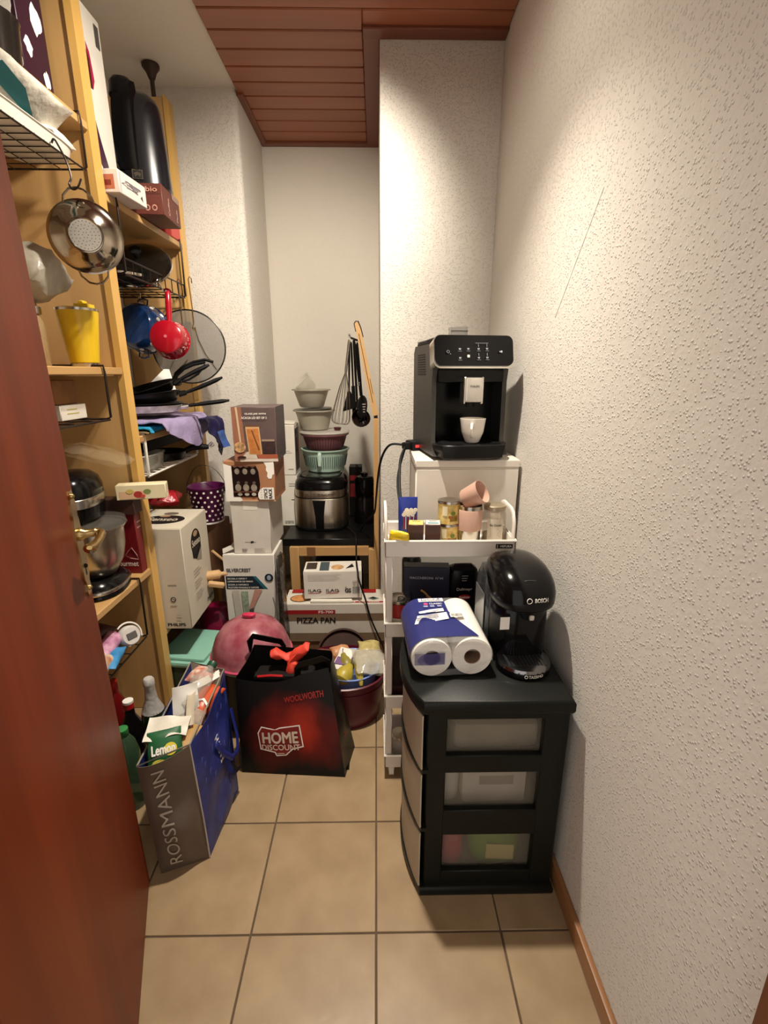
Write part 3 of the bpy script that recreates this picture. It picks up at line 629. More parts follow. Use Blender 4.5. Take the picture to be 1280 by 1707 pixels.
c = Carton('dark_carton', 'dark brown carton standing on the third trolley tray', (.10, 1.43, .2832), .12, .12, .17, M('#1d100e', .5, 0, .1), flaps=False); c.front.rect(.01, .02, .11, .06, M('#3a1512', .5))
o = T('preserve_jar', 'small clear jar with metal lid on the lowest trolley tray', 'jar', (.078, 1.395, .0472))
B().lathe([(0, 0), (.028, 0), (.031, .004), (.031, .07), (.027, .078)], 24).to('jar_body', M('#cabfae', .1, 0, .08, alpha=.5, coat=.4), o); B().lathe([(.027, .077), (.029, .078), (.029, .09), (0, .092)], 24).to('jar_lid', M('#b6ad9f', .3, .7), o)
# ================================================================ alcove: fryer table, stacked boxes, tub
PINE = wood('#b98d58', '#cba36c', 'z', .5, 2.2); PINEX = wood('#b98d58', '#cba36c', 'x', .5, 2.2)
tb = T('side_table', 'low pine table with black top in the alcove, fryer standing on it', 'table', (-.25, 2.60, 0))
B().box(-.24, .232, -.21, .24, .462, .50, .003).to('table_top', M('#100f0f', .28, 0, .2, 40, .03, 300), tb)
for x0_, x1_ in ((-.205, -.158), (.207, .252)):
    for y0_, y1_ in ((-.235, -.205), (.20, .23)):
        if x0_ > 0 and y0_ < 0: B().box(x0_, x1_, -.245, -.2105, 0, .452, .002).to('leg', PINE, tb)
        else: B().box(x0_, x1_, y0_+.006, y1_, 0, .4615, .002).to('leg', PINE, tb)
B().box(-.158, .207, -.229, -.206, .412, .4615, .002).to('apron', PINEX, tb)
B().box(-.158, .207, .205, .228, .412, .4615, .002).to('apron', PINEX, tb)
B().box(-.20, -.165, -.20, .20, .10, .13, .002).box(.212, .245, -.20, .20, .10, .13, .002).to('side_rail', PINE, tb)
B().box(-.115, -.07, -.2305, -.2292, .412, .461).to('tape_strip', M('#7d5533', .4, 0, .05), tb)
# dark bag under the table
B().loft([ring(0, 0, z, rx, ry, 22, 3) for z, rx, ry in ((0, .14, .10), (.02, .16, .12), (.2, .15, .12), (.30, .12, .09), (.36, .05, .04))]).crumple(.02, 14).to('dark_bag', M('#1a120e', .5, 0, .2), loc=(-.235, 2.66, 0), label='dark crumpled bag in the shade under the pine table', cat='bag')

# tall utensil stand on the alcove edge
us = T('utensil_stand', 'pale wooden stand with slotted board where the utensils hang', 'utensil stand', (0, 2.33, 0))
B().box(-.014, .010, -.012, .012, 0, 1.125, .002).to('post', PINE, us)
B().box(-.012, .006, -.009, .009, 1.122, 1.142).to('joint', M('#1c120c', .6), us)
A_ = Vector((-.004, 0, 1.138)); Z_ = Vector((-.088, .03, 1.553)); D_ = (Z_-A_).normalized(); S_ = Vector((1, 0, 0)) - D_*D_.x; S_.normalize(); N_ = S_.cross(D_)
def bf(u, v, h): return A_ + D_*v + S_*u + N_*h
Lb = (Z_-A_).length
B().prism([(-.012, 0), (.014, 0), (.013, Lb-.012), (.006, Lb), (-.006, Lb), (-.011, Lb-.01)], bf, -.07, .012).to('slotted_board', PINE, us)
sf = Face(us, lambda u, v, h: A_ + D_*v + S_*u + N_*(.012+h))
sf.poly([(-.002, .06), (.0005, .06), (.0005, Lb-.05), (-.002, Lb-.05)], M('#20120a', .8), 'slot'); sf.poly([(.007, .10), (.009, .10), (.009, .17), (.007, .17)], M('#20120a', .8), 'slot')
B().tube([tuple(bf(-.012, Lb-.04, .014)), tuple(bf(-.013, Lb-.005, .015)), tuple(bf(-.004, Lb+.004, .015)), tuple(bf(.008, Lb+.002, .015)), tuple(bf(.014, Lb-.03, .014)), tuple(bf(.016, Lb-.07, .014))], .0022, 6).to('wire_loop', WIREB, us)
pegs = []
for k, (dx, dy) in enumerate(((-.012, .004), (-.012, -.024), (-.012, -.05))):
    v_ = Lb - .075 + .0*k
    p0 = bf(-.010, v_, dy); p1 = p0 + Vector((-.034, 0, .012)); p2 = p1 + Vector((-.008, 0, .014))
    B().tube([p0, p1, p2], .002, 6).to('peg', WIREB, us); pegs.append(us.location + p1)
# utensils
SIL = M('#b9b5ae', .2, 1.0, .05); NYL = M('#0f0e0f', .3, 0, .15)
hx, hy, hz = pegs[0]
o = T('balloon_whisk', 'steel balloon whisk hanging outermost on the utensil stand', 'whisk', (hx-.004, hy-.012, hz))
dirw = Vector((-.13, -.02, -1)).normalized(); side1 = dirw.cross(Vector((0, 1, 0))).normalized(); side2 = dirw.cross(side1)
B().tube([dirw*.012, dirw*.02, dirw*.15, dirw*.165], [.004, .006, .0065, .004], 10).to('whisk_handle', SIL, o)
B().tube([Vector((.005*math.cos(t), 0, .004+.009*math.sin(t))) for t in [2*PI*i/12 for i in range(12)]], .0014, 5, close=True).to('hang_ring', SIL, o)
for k in range(7):
    a = PI*k/7; s_ = side1*math.cos(a) + side2*math.sin(a); b = B(); pts = []
    for i in range(21):
        t = -1 + 2*i/20; l = .16 + .235*(1-abs(t)**2.6)**.9; w_ = .044*math.copysign(math.sin(PI*min(1, abs(t)**.8)*.93)**.85 if abs(t) > 0 else 0, t)
        if abs(t) >= .999: w_ = math.copysign(.004, t)
        pts.append(dirw*l + s_*w_)
    b.tube(pts, .0011, 4).to('whisk_wire', SIL, o)
def flat_utensil(name, label, root, d, hl, blade, m_h, m_b, thick=.004, extra=None, cat='utensil', nrm=(0.25, -1, 0)):
    o = T(name, label, cat, root); d = Vector(d).normalized(); n = Vector(nrm); n = (n - d*n.dot(d)).normalized(); s_ = d.cross(n)
    B().tube([d*.0, d*.01, d*.06, d*hl], [.004, .007, .0075, .006], 8, flat=.7).to('handle', m_h, o)
    fn = lambda u, v, h: d*v + s_*u + n*h
    b = B().prism(blade, fn, -thick/2, thick/2)
    b.to('blade', m_b, o)
    B().prism([(-.0035, hl-.01), (.0035, hl-.01), (.0035, hl+.09), (-.0035, hl+.09)], fn, -.002, .002).to('shank', m_b, o)
    return o, fn
p = pegs[1]
flat_utensil('nylon_turner', 'black nylon turner with slanted blade behind the whisk', p + Vector((-.008, 0, -.01)), (-.02, 0, -1), .17, [(-.006, .23), (.006, .23), (.018, .27), (.03, .325), (-.062, .30), (-.03, .275)], NYL, NYL)
p = pegs[2]
flat_utensil('kitchen_tongs', 'black slim tongs with silver band among the hanging utensils', p + Vector((.0, -.008, -.014)), (.03, 0, -1), .20, [(-.008, .20), (.008, .20), (.010, .36), (.0, .375), (-.010, .36)], NYL, NYL, .008)
o = T('soup_ladle', 'black soup ladle hanging lowest under the pegs', 'ladle', tuple(pegs[0] + Vector((.012, .025, -.012))))
B().tube([(0, 0, 0), (.002, 0, -.02), (.012, 0, -.26), (.016, 0, -.33)], [.004, .006, .0055, .005], 8).to('handle', NYL, o)
B().lathe([(.003, -.002), (.03, .01), (.043, .035), (.046, .05), (.044, .05), (.03, .014), (0, .003)], 20, (.018, 0, -.372), Matrix.Rotation(math.radians(62), 3, 'X') @ Matrix.Rotation(.3, 3, 'Y')).to('ladle_bowl', M('#1b1210', .22, 0, .15), o)
o = T('slotted_spoon', 'glossy dark spoon with shiny slots hanging beside the slotted board', 'spoon', tuple(pegs[1] + Vector((.016, -.02, -.012))))
B().tube([(0, 0, 0), (.004, 0, -.02), (.022, 0, -.19), (.026, -.002, -.25)], [.004, .006, .006, .004], 8).to('handle', NYL, o)
rt = Matrix.Rotation(.12, 3, 'Y'); B().sph((.032, -.002, -.30), 1.0, (.026, .007, .055), 18, rt).to('spoon_bowl', M('#2b2420', .12, .3, .15), o)
for k in range(4): B().box(.014+.003*k, .047+.001*k, -.0105, -.0085, -.325+.012*k, -.3205+.012*k).to('slot', M('#9b8f84', .2, .6), o)
for k, z in enumerate((-.185, -.195)): B().cyl((.0205, 0, z), (.0208, 0, z-.006), .0068).to('silver_band', SIL, o)
flat_utensil('pasta_fork', 'black toothed pasta spoon in front of the stand post', pegs[1] + Vector((.03, -.028, -.02)), (.08, 0, -1), .19, [(-.006, .24), (.006, .24), (.022, .28), (.026, .33), (.020, .345), (.016, .325), (.010, .352), (.005, .328), (-.002, .355), (-.006, .328), (-.013, .345), (-.016, .32), (-.02, .28)], NYL, NYL)

# ---- steam fryer
fr = T('steam_fryer', 'black and steel deep fryer with viewing lid on the black tabletop', 'fryer', (-.308, 2.662, .50))
def fring(z, k=1.0, e=3.2): return ring(0, 0, z, .150*k, .160*k, 40, e)
B().loft([fring(0, .93), fring(.006, .96), fring(.018, .965)]).to('base', BLACKM, fr)
BRUSH = M('#a29686', .28, 1.0, .3, 6, stretch=(9, 9, .2), second='#d2c7b6')
B().loft([fring(.018, .965), fring(.03, .985), fring(.178, .985), fring(.182, .97)]).to('pan_body', BRUSH, fr)
B().loft([fring(.18, .94), fring(.19, .94)]).to('gap_ring', M('#050505', .6), fr)
B().loft([fring(.188, .945), fring(.19, .955), fring(.226, .955), fring(.228, .945)]).to('control_band', BRUSH, fr)
B().loft([fring(.228, .955), fring(.236, .965), fring(.262, .94), fring(.286, .84), fring(.294, .76)]).to('lid', M('#0b0a0a', .18, 0, .1, coat=.4), fr)
B().loft([fring(.2935, .70), fring(.297, .69), fring(.298, .62)]).to('lid_window', M('#3a3a34', .08, .1, .3, 20, coat=.6), fr)
hb = B(); hb.loft([[Vector((x, y, z)) for x, y in ((-.034*k, -.135), (-.034*k, -.163-d_), (.034*k, -.163-d_), (.034*k, -.135))] for z, k, d_ in ((.018, .62, -.006), (.09, .68, .002), (.155, .9, .008), (.178, 1.0, .008))]).to('pan_handle', M('#0a0909', .35, 0, .1), fr)
def ff(u, v, h):
    a = -PI/2 + u/.155; c, s_ = math.cos(a), math.sin(a); e = 3.2
    return Vector((math.copysign(abs(c)**(2/e), c)*(.1435+h), math.copysign(abs(s_)**(2/e), s_)*(.153+h), v))
Face(fr, ff).text('SILVERCREST', -.055, .203, .075, .212, M('#4b423a', .5), bold=.01)
# ---- bowls and strainers stacked on the fryer lid
def nest(name, label, prof, hexc, z, rx, cat, alpha=1.0, x=-.29, y=2.735, extra=None, rough=.35):
    o = T(name, label, cat, (x, y, z), group='bowls stacked on the fryer')
    B().lathe([(r*rx, zz) for r, zz in prof], 36).to('bowl_body', M(hexc, rough, 0, .04, alpha=alpha), o); return o
Zs = .50 + .2995
o = nest('mint_strainer', 'pale mint strainer with ribbed side standing on the fryer lid', [(0, 0), (.72, 0), (.78, .006), (.97, .118), (1.03, .120), (1.03, .126), (.95, .126), (.75, .012), (0, .008)], '#a9c4b4', Zs, .133, 'strainer')
b = B()
for i in range(60):
    a = 2*PI*i/60; c, s_ = math.cos(a), math.sin(a); t = Vector((-s_, c, 0))*.0022
    q = []
    for z, r in ((.03, .1125), (.092, .1247)): q.append((Vector((c*r, s_*r, z))))
    n_ = Vector((c, s_, 0))*.0012
    b.loft([[q[0]-t-n_, q[0]+t-n_, q[0]+t+n_, q[0]-t+n_], [q[1]-t-n_, q[1]+t-n_, q[1]+t+n_, q[1]-t+n_]])
b.to('strainer_slots', M('#5f6f66', .7), o, kind='stuff', smooth=False)
B().tube([(-.018, -.132, .115), (-.018, -.15, .105), (-.018, -.148, .05), (-.018, -.125, .03)], .010, 8, flat=.6).to('handle', M('#bcd4c6', .35), o)
o = nest('mauve_strainer', 'dusty mauve strainer nested above the mint one', [(0, 0), (.66, 0), (.72, .006), (.98, .098), (1.06, .10), (1.06, .107), (.96, .107), (.69, .012), (0, .008)], '#7d4f55', Zs+.103, .127, 'strainer')
b = B()
for i in range(48):
    a = 2*PI*i/48; c, s_ = math.cos(a), math.sin(a); t = Vector((-s_, c, 0))*.002; n_ = Vector((c, s_, 0))*.001
    q0, q1 = Vector((c*.1015, s_*.1015, .03)), Vector((c*.1195, s_*.1195, .085))
    b.loft([[q0-t-n_, q0+t-n_, q0+t+n_, q0-t+n_], [q1-t-n_, q1+t-n_, q1+t+n_, q1-t+n_]])
b.to('strainer_slots', M('#552f36', .7), o, kind='stuff', smooth=False)
o = nest('clear_flat_lid', 'clear plastic lid lying over the mauve strainer', [(0, 0), (1.0, 0), (1.04, .006), (1.0, .012), (.9, .015), (.55, .018), (0, .018)], '#d9d2c9', Zs+.2105, .134, 'lid', alpha=.6)
B().lathe([(0, 0), (.016, 0), (.018, .004), (.022, .016), (.018, .018), (0, .018)], 16, (.075, -.04, .0178)).to('lid_knob', M('#4a1016', .3), o)
GREY = '#a8a391'
o = nest('grey_mixing_bowl', 'cloudy grey plastic bowl under the smaller bowl', [(0, 0), (.62, 0), (.70, .005), (.93, .10), (1.06, .102), (1.06, .109), (.92, .109), (.68, .011), (0, .008)], '#b4ae9c', Zs+.229, .110, 'bowl', x=-.345, alpha=.85)
o = nest('dark_rim_lid', 'dark thin lid sticking out between two grey bowls', [(0, 0), (1.0, 0), (1.02, .004), (.98, .007), (0, .007)], '#4e4b44', Zs+.3385, .105, 'lid', x=-.352)
o.rotation_euler = (0, math.radians(-3), 0)
o = nest('small_grey_bowl', 'smaller cloudy grey bowl with square rim, topmost of the bowls', [(0, 0), (.60, 0), (.68, .005), (.96, .088), (1.08, .09), (1.08, .096), (.95, .096), (.66, .011), (0, .008)], '#bdb6a4', Zs+.352, .098, 'bowl', x=-.356, alpha=.8)
o = T('clear_beaker', 'clear empty plastic tub lying tilted in the topmost bowl', 'tub', (-.357, 2.735, Zs+.44), rot=(math.radians(20), math.radians(-42), 0), group='bowls stacked on the fryer')
B().loft([ring(0, 0, z, r, r*.8, 24, 3) for z, r in ((0, .036), (.004, .04), (.075, .05), (.078, .055), (.080, .055), (.079, .048), (.006, .037))]).to('tub_body', M('#d8d2c2', .1, 0, .03, alpha=.35, coat=.4), o)
# cartons and jar either side of the fryer
c = Carton('tall_white_carton', 'lower tall white carton standing behind the spice rack box', (-.493, 2.70, .5005), .105, .16, .29, WHITEC, group='white cartons behind the fryer')
c.right.text('DELUXE', .02, .10, .03, .2, INK, turn=1); c.front.lines(.06, .24, .1, 2, .012, .004, M('#8d867b', .6)); c.front.bars(.03, .012, .08, .03, INK, 12); c.front.lines(.07, .15, .1, 1, .012, .004, INK)
c = Carton('upper_white_carton', 'upper white carton with open flap behind the glass jar box', (-.492, 2.695, .7930), .10, .155, .27, WHITEC, group='white cartons behind the fryer')
c.front.lines(.035, .13, .085, 2, .01, .003, M('#a19a8f', .6)); c.front.lines(.06, .03, .09, 1, .01, .004, M('#6f695f', .6)); c.right.rect(.015, .02, .14, .25, M('#574f4b', .5)); c.right.rect(.04, .12, .08, .2, M('#1c1819', .5)); c.right.rect(.09, .03, .12, .18, M('#8f1b20', .5)); c.right.rect(.03, .22, .07, .24, INK)
B().box(-.045, .05, -.02, .035, 0, .004, .001).crumple(.006, 30).to('open_flap', WHITEC, c.root, loc=(0, -.03, .278), rot=(math.radians(14), 0, 0))
o = T('coffee_grinder', 'dark electric grinder jar standing beside the fryer', 'grinder', (-.070, 2.70, .5005))
B().lathe([(0, 0), (.056, 0), (.06, .006), (.058, .14), (.05, .15), (.05, .155), (.054, .16), (.056, .25), (.045, .268), (.02, .275), (.02, .29), (0, .292)], 28).to('grinder_body', M('#100d0c', .2, 0, .15, coat=.3), o)
B().tube([(.048, -.02, .24), (.062, -.03, .22), (.062, -.03, .18), (.05, -.022, .165)], .006, 8).to('handle', BLACKM, o)
B().tube(cr([(-.12, 2.66, .80), (-.115, 2.72, .83), (-.10, 2.74, .80), (-.085, 2.71, .785)]), .003, 6).to('grinder_cord', BLACKM, label='thin black cord looped over the dark grinder', cat='cable')
c = Carton('red_carton', 'small red and black carton between fryer and dark grinder', (-.125, 2.86, .5005), .075, .10, .30, M('#15100f', .5), flaps=False); c.front.rect(.005, .12, .07, .20, RED); c.front.rect(.005, .22, .06, .25, RED)
B().tube(cr([(-.165, 2.55, .515), (-.118, 2.45, .508), (-.11, 2.395, .505), (-.108, 2.37, .49), (-.107, 2.345, .40), (-.10, 2.20, .445), (-.09, 2.11, .43), (-.085, 2.09, .40), (-.055, 2.086, .30), (-.03, 2.085, .20), (.02, 2.07, .08), (.04, 2.06, .02)]), .0042, 6).to('fryer_cord', BLACKM, label='black mains cord running down from fryer past the pizza pan box', cat='cable')

# ---- pizza pan box and the smaller box on it
c = Carton('plinth_carton', 'flat brown carton under the pizza pan box', (-.20, 2.19, 0), .47, .17, .074, M('#6b4a2f', .8, 0, .08), flaps=False)
c = Carton('pizza_pan_box', 'long white and red pizza pan box in front of the pine table', (-.203, 2.182, .0748), .486, .165, .196, M('#d6cec2', .6, 0, .03))
f = c.front; f.poly([(.012, .148), (.245, .148), (.245, .178-.012), (.012, .178-.012)], M('#9b1a1e', .5)); f.rect(0, .110, .486, .148, M('#7d6650', .6)); f.rect(.012, .145, .245, .167, M('#9b1a1e', .5))
f.text('FS-700', .165, .150, .235, .163, WHITEI); f.text('PIZZA PAN', .06, .098, .245, .128, INK, bold=.03)
f.rect(0, .0, .486, .045, M('#7d6650', .6))
f = c.top; f.rect(.23, .012, .476, .026, M('#9b1a1e', .5)); f.text('PIZZA PAN', .36, .015, .455, .024, WHITEI, turn=2); f.text('FS-700', .28, .015, .34, .024, WHITEI, turn=2)
f.disc(.07, .06, .048, .038, INK); f.disc(.07, .06, .044, .034, M('#c98a52', .6, 0, .25, 60)); f.rect(.02, .12, .44, .16, M('#9b1a1e', .5)); f.poly([(.40, .055), (.43, .04), (.455, .055), (.425, .075)], M('#6f8a80', .6)); f.poly([(.41, .055), (.43, .046), (.445, .055), (.425, .068)], INK)
c = Carton('appliance_box', 'white printed box lying on the pizza pan box under the table', (-.214, 2.195, .2872), .276, .13, .139, M('#e2dbd0', .6, 0, .03), rz=math.radians(2))
f = c.front
for u in (.02, .105): f.text('ILAG', u, .035, u+.06, .05, INK); f.poly([(u, .028), (u+.055, .028), (u+.066, .040), (u+.063, .04), (u+.053, .0305), (u, .0305)], M('#a33a3a', .5))
f.text('GS', .195, .03, .225, .052, INK, bold=.05); f.bars(.232, .024, .268, .06, INK, 16); f.lines(.02, .125, .2, 5, .007, .0015, M('#b3aca1', .6)); f.text('90/11', .235, .066, .255, .073, M('#7a746b', .5)); f.disc(.2, .058, .004, .003, M('#8b857b', .5)); f.lines(.232, .09, .262, 3, .005, .0015, M('#8b857b', .5)); f.lines(.21, .044, .225, 2, .006, .002, M('#9b958b', .5))
f = c.top; f.rect(.075, .01, .12, .12, M('#3a4a50', .5)); f.disc(.16, .05, .03, .03, M('#c79a6a', .6, 0, .3, 80)); f.poly([(.2, .03), (.24, .05), (.23, .09), (.215, .06)], INK); f.rect(.01, .03, .06, .11, M('#3c3128', .5))
B().box(-.11, .09, -.012, .012, 0, .0125, .003).to('folded_paper', WHITEC, loc=(-.21, 2.118, .2735), label='folded white paper peeping out below the white printed box', cat='paper')
# round black tray leaning low against the box
o = T('round_pan', 'dark round pan leaning on edge against the pizza pan box', 'pan', (-.155, 1.915, .004), rot=(math.radians(50), 0, math.radians(4)))
B().lathe([(0, 0), (.10, 0), (.108, .004), (.116, .022), (.122, .023), (.122, .025), (.114, .025), (.106, .006), (0, .003)], 40, (0, .09, 0)).to('pan_body', M('#3a2114', .3, .3, .25, 14), o)

# ---- burgundy tub with blue bowl and groceries
tub = T('burgundy_tub', 'oval burgundy plastic tub on the tiles beside the trolley', 'tub', (-.145, 1.705, 0))
BUR = M('#5a0d24', .38, 0, .08)
def oring(z, k, h=0): return ring(0, 0, z, .176*k, .158*k, 40, 2.3)
B().loft([oring(.0, .84), oring(.005, .87), oring(.06, .91), oring(.165, .975), oring(.168, 1.0), oring(.195, 1.02), oring(.198, .985), oring(.19, .965), oring(.02, .85), oring(.015, .5)]).to('tub_body', BUR, tub)
B().loft([oring(.158, .985), oring(.158, 1.0), oring(.164, 1.0), oring(.164, .985)], False, False).to('raised_band', BUR, tub)
bw = T('blue_bowl', 'pale blue plastic bowl holding food packets inside the burgundy tub', 'bowl', (-.106, 1.708, .082))
B().lathe([(0, 0), (.07, 0), (.09, .01), (.105, .11), (.114, .115), (.117, .122), (.109, .122), (.099, .11), (.085, .016), (0, .008)], 36, sy=1.0).to('bowl_body', M('#7f98d8', .35, 0, .04), bw)
def pear(name, label, loc, rz, hx, s=1.0, tilt=1.2):
    o = T(name, label, 'pear', loc, rot=(tilt, 0, rz), group='pears in the blue bowl')
    B().lathe([(0, 0), (.012*s, .001), (.028*s, .014), (.032*s, .032), (.026*s, .055), (.016*s, .072), (.011*s, .083), (.004*s, .088), (0, .0885)], 18).to('pear_flesh', M(hx, .4, 0, .12, 30), o)
    B().tube([(0, 0, .086*1), (.002, 0, .098), (.006, 0, .105)], [.0015, .0015, .002], 5).to('stem', M('#4a3520', .8), o)
pear('pear', 'big yellow pear at the front rim of the blue bowl', (-0.145, 1.605, 0.187), 2.6, '#b8a43c', 1.15, 1.1)
pear('pear', 'greener pear behind the yellow one under the white packet', (-0.112, 1.672, 0.187), .4, '#8f8432', .95, -1.0)
o = T('banana', 'ripe spotted banana lying across the blue bowl', 'banana', (-0.085, 1.660, 0.187), rz=.5)
B().tube([(-.012, -.07, -.005), (-.006, -.05, .012), (.004, -.02, .03), (.018, .015, .042), (.034, .05, .045), (.04, .066, .05)], [.006, .014, .017, .017, .011, .005], 8).to('banana_skin', M('#a8963f', .5, 0, .2, 40), o)
o = T('tomato', 'single red tomato among the packets in the blue bowl', 'tomato', (-0.088, 1.745, 0.217)); B().sph((0, 0, 0), .02, (1, 1, .85), 16).to('tomato_flesh', M('#a3201c', .25), o); B().box(-.006, .006, -.006, .006, .016, .019).to('calyx', M('#3f5a22', .7), o)
def pillow(name, label, loc, w, d, h, m, rot=(0, 0, 0), cat='packet', crump=.006, fr=26, group=None, n=20):
    o = T(name, label, cat, loc, rot=rot, group=group); rows = []
    for i in range(9):
        t = i/8; k = math.sin(PI*t)**.55 if 0 < t < 1 else 0.0
        rows.append([Vector((w/2*(1 if abs(a) < 99 else 1)*math.copysign(abs(math.cos(a))**.75, math.cos(a)), d*(t-.5), h*k*.5*math.copysign(abs(math.sin(a))**.9, math.sin(a)) + .0006*math.copysign(1, math.sin(a)))) for a in [2*PI*(j+.5)/n for j in range(n)]])
    B().loft(rows).crumple(crump, fr, loc[0]*7).to('packet_body', m, o); return o
o = pillow('printed_packet', 'white packet with purple print on top in the blue bowl', (-0.135, 1.715, 0.222), .07, .11, .02, WHITEI, (.35, -.1, -.4)); bilinear(o, (-.03, -.045, .011), (.03, -.045, .011), (.03, .04, .011), (-.03, .04, .011), .06, .085).rect(.005, .01, .055, .045, M('#7a5a8c', .5)); 
pillow('clear_bag', 'crinkled clear food bag at the wall end of the blue bowl', (-0.030, 1.700, 0.220), .13, .15, .075, M('#d9d3c4', .12, 0, .1, 30, .4, 40, alpha=.55), (.1, .2, .3), crump=.012)
pillow('pasta_bag', 'yellowish clear bag standing behind the banana', (-0.035, 1.755, 0.227), .09, .10, .06, M('#c8b878', .2, 0, .2, 50, .4, 60, alpha=.85), (.5, .2, .2), crump=.01)
pillow('crinkled_tray', 'shiny clear tray of red fruit left in the burgundy tub', (-.235, 1.765, .195), .12, .10, .05, M('#8a4a3a', .12, 0, .5, 40, .4, 50, alpha=.9), (.1, 0, .2), crump=.01)
pillow('orange_pastry', 'pale orange pastry packet at the back of the blue bowl', (-0.155, 1.790, 0.212), .08, .06, .035, M('#c98f62', .4, 0, .15, 40), (.3, 0, .3))
# ================================================================ left centre: box tower, dome, bags
c = Carton('steam_cleaner_box', 'tall white and teal printed carton at the foot of the box stack', (-.567, 2.10, 0), .225, .20, .562, M('#d9d4cb', .55, 0, .04, 8), flaps=True)
f = c.front; NAVY = M('#10202e', .5); TEAL = M('#1f5d6c', .5)
f.poly([(.006, .462), (.125, .462), (.172, .400), (.006, .400)], NAVY); f.poly([(.125, .462), (.14, .462), (.19, .400), (.172, .400)], TEAL)
f.text('SILVERCREST', .012, .482, .12, .50, INK, bold=.03)
for i, (t, w) in enumerate((('ESCOBA A VAPOR Y', .10), ('LIMPIAVAPOR DE MANO', .125), ('SCOPA A VAPORE E', .105), ('PULITORE MANUALE A VAPORE', .15))): f.text(t, .014, .447-.0135*i-(.002 if i > 1 else 0), w, .4545-.0135*i-(.002 if i > 1 else 0), WHITEI)
f.disc(.198, .455, .019, .019, NAVY, n=28); f.disc(.198, .455, .009, .012, M('#8fa3ad', .5))
f.poly([(.13, .398), (.165, .398), (.135, .34), (.118, .30), (.105, .285), (.10, .31), (.115, .35)], M('#b9897a', .6), 'printed_picture'); f.poly([(.10, .30), (.122, .31), (.115, .24), (.108, .17), (.095, .17), (.102, .24)], M('#4a4644', .5), 'printed_picture')
f.poly([(.07, .39), (.10, .39), (.10, .20), (.078, .16)], M('#8d9a86', .6, 0, .3, 60), 'printed_picture'); f.poly([(.03, .395), (.06, .395), (.08, .05), (.05, .05)], M('#bdb5ab', .6), 'printed_picture')
b = B(); b.tube([f.fn(.21+.008*math.sin(8*t), .36-.28*t, .002) for t in [i/10 for i in range(11)]], .002, 5).to('printed_hose', M('#8d8781', .5), c.root)
for v in (.262, .245): f.disc(.178, v, .004, .004, INK)
# flap bent up
B().box(0, .09, 0, .035, 0, .002).to('bent_flap', M('#c4beb4', .6), c.root, loc=(-.112, -.088, .564), rot=(math.radians(18), math.radians(-22), math.radians(12)))
# dark plastic bag beside it
B().loft([ring(0, 0, z, rx, ry, 24, 2.4) for z, rx, ry in ((0, .018, .06), (.05, .019, .066), (.3, .018, .068), (.5, .016, .06), (.54, .012, .045), (.56, .004, .03))]).sub(1).crumple(.008, 30).to('plastic_sack', M('#2b2622', .12, 0, .6, 40, .6, 50, coat=.5), loc=(-.433, 2.02, 0), label='shiny dark plastic wrapped bundle wedged beside the teal printed carton', cat='bundle')
c = Carton('plain_white_box', 'plain white box with paper tape between teal carton and spice rack box', (-.547, 2.155, .5645), .165, .28, .238, M('#cfc8be', .6, 0, .03))
c.front.rect(.055, .20, .115, .238, WHITEC, 'paper_tape'); c.front.lines(.05, .052, .11, 1, .01, .002, M('#948c82', .6)); c.front.poly([(.075, .048), (.088, .05), (.088, .058), (.075, .056)], INK); c.front.lines(.035, .02, .06, 3, .007, .0025, M('#948c82', .6)); c.front.lines(.09, .022, .14, 4, .006, .0018, M('#a49c92', .6)); c.top.rect(.055, .0, .115, .05, WHITEC, 'paper_tape')
KR = M('#a87552', .65, 0, .05)
c = Carton('spice_rack_box', 'brown and white spice rack box with window, third from the floor', (-.533, 2.105, .8050), .212, .20, .172, KR, rz=math.radians(-1.5), flaps=False)
f = c.front; W_, H_ = .212, .172
f.poly([(0, 0), (.075, 0), (.045, .04), (.038, .15), (0, .162)], WHITEI); f.poly([(.06, 0), (.212, 0), (.212, .006), (.075, .006)], M('#c9a080', .6))
f.poly([(.168, .172), (.212, .172), (.212, .118), (.204, .115), (.2, .10), (.188, .098), (.181, .108), (.184, .124), (.178, .135), (.18, .15)], WHITEI)
f.poly([(.034, .02), (.142, .02), (.15, .075), (.146, .13), (.136, .155), (.034, .155)], M('#1d1010', .35), 'window')
for i in range(3):
    for (v, s) in ((.06, 1.0), (.13, .8)): f.disc(.056+.034*i, v, .013*s, .016*s, M('#a39a8c', .25, .3, .2, 60), 'printed_jar', 14)
    f.disc(.058+.034*i, .082, .007, .006, M('#5a4f48', .4), 'printed_jar', 12); f.disc(.062+.03*i, .032, .01, .007, M('#b8b0a2', .3), 'printed_jar', 12)
f.rect(.036, .04, .142, .046, M('#5a3428', .4), 'printed_rail'); f.poly([(.036, .155)]+[(.036+.0125*i, .146 if i % 2 else .153) for i in range(1, 9)]+[(.136, .155)], M('#6d4636', .5), 'printed_rail')
f.poly([(.145, .01), (.208, .01), (.208, .062), (.162, .062), (.148, .052), (.14, .035), (.14, .02)], WHITEI); f.text('SPICE', .165, .014, .180, .058, INK, turn=1, bold=.03); f.text('RACK', .185, .014, .2, .058, INK, turn=1, bold=.03); f.lines(.152, .05, .156, 4, .01, .002, M('#8a7f74', .5), 0)
c.right.rect(.01, .02, .19, .15, M('#8a5f45', .65, 0, .12, 30))
SL = M('#5b4a48', .5, 0, .08)
c = Carton('glass_jar_box', 'glass jar set box with jar picture, topmost of the stack', (-.500, 2.10, .9775), .178, .20, .222, SL, rz=math.radians(1), flaps=False)
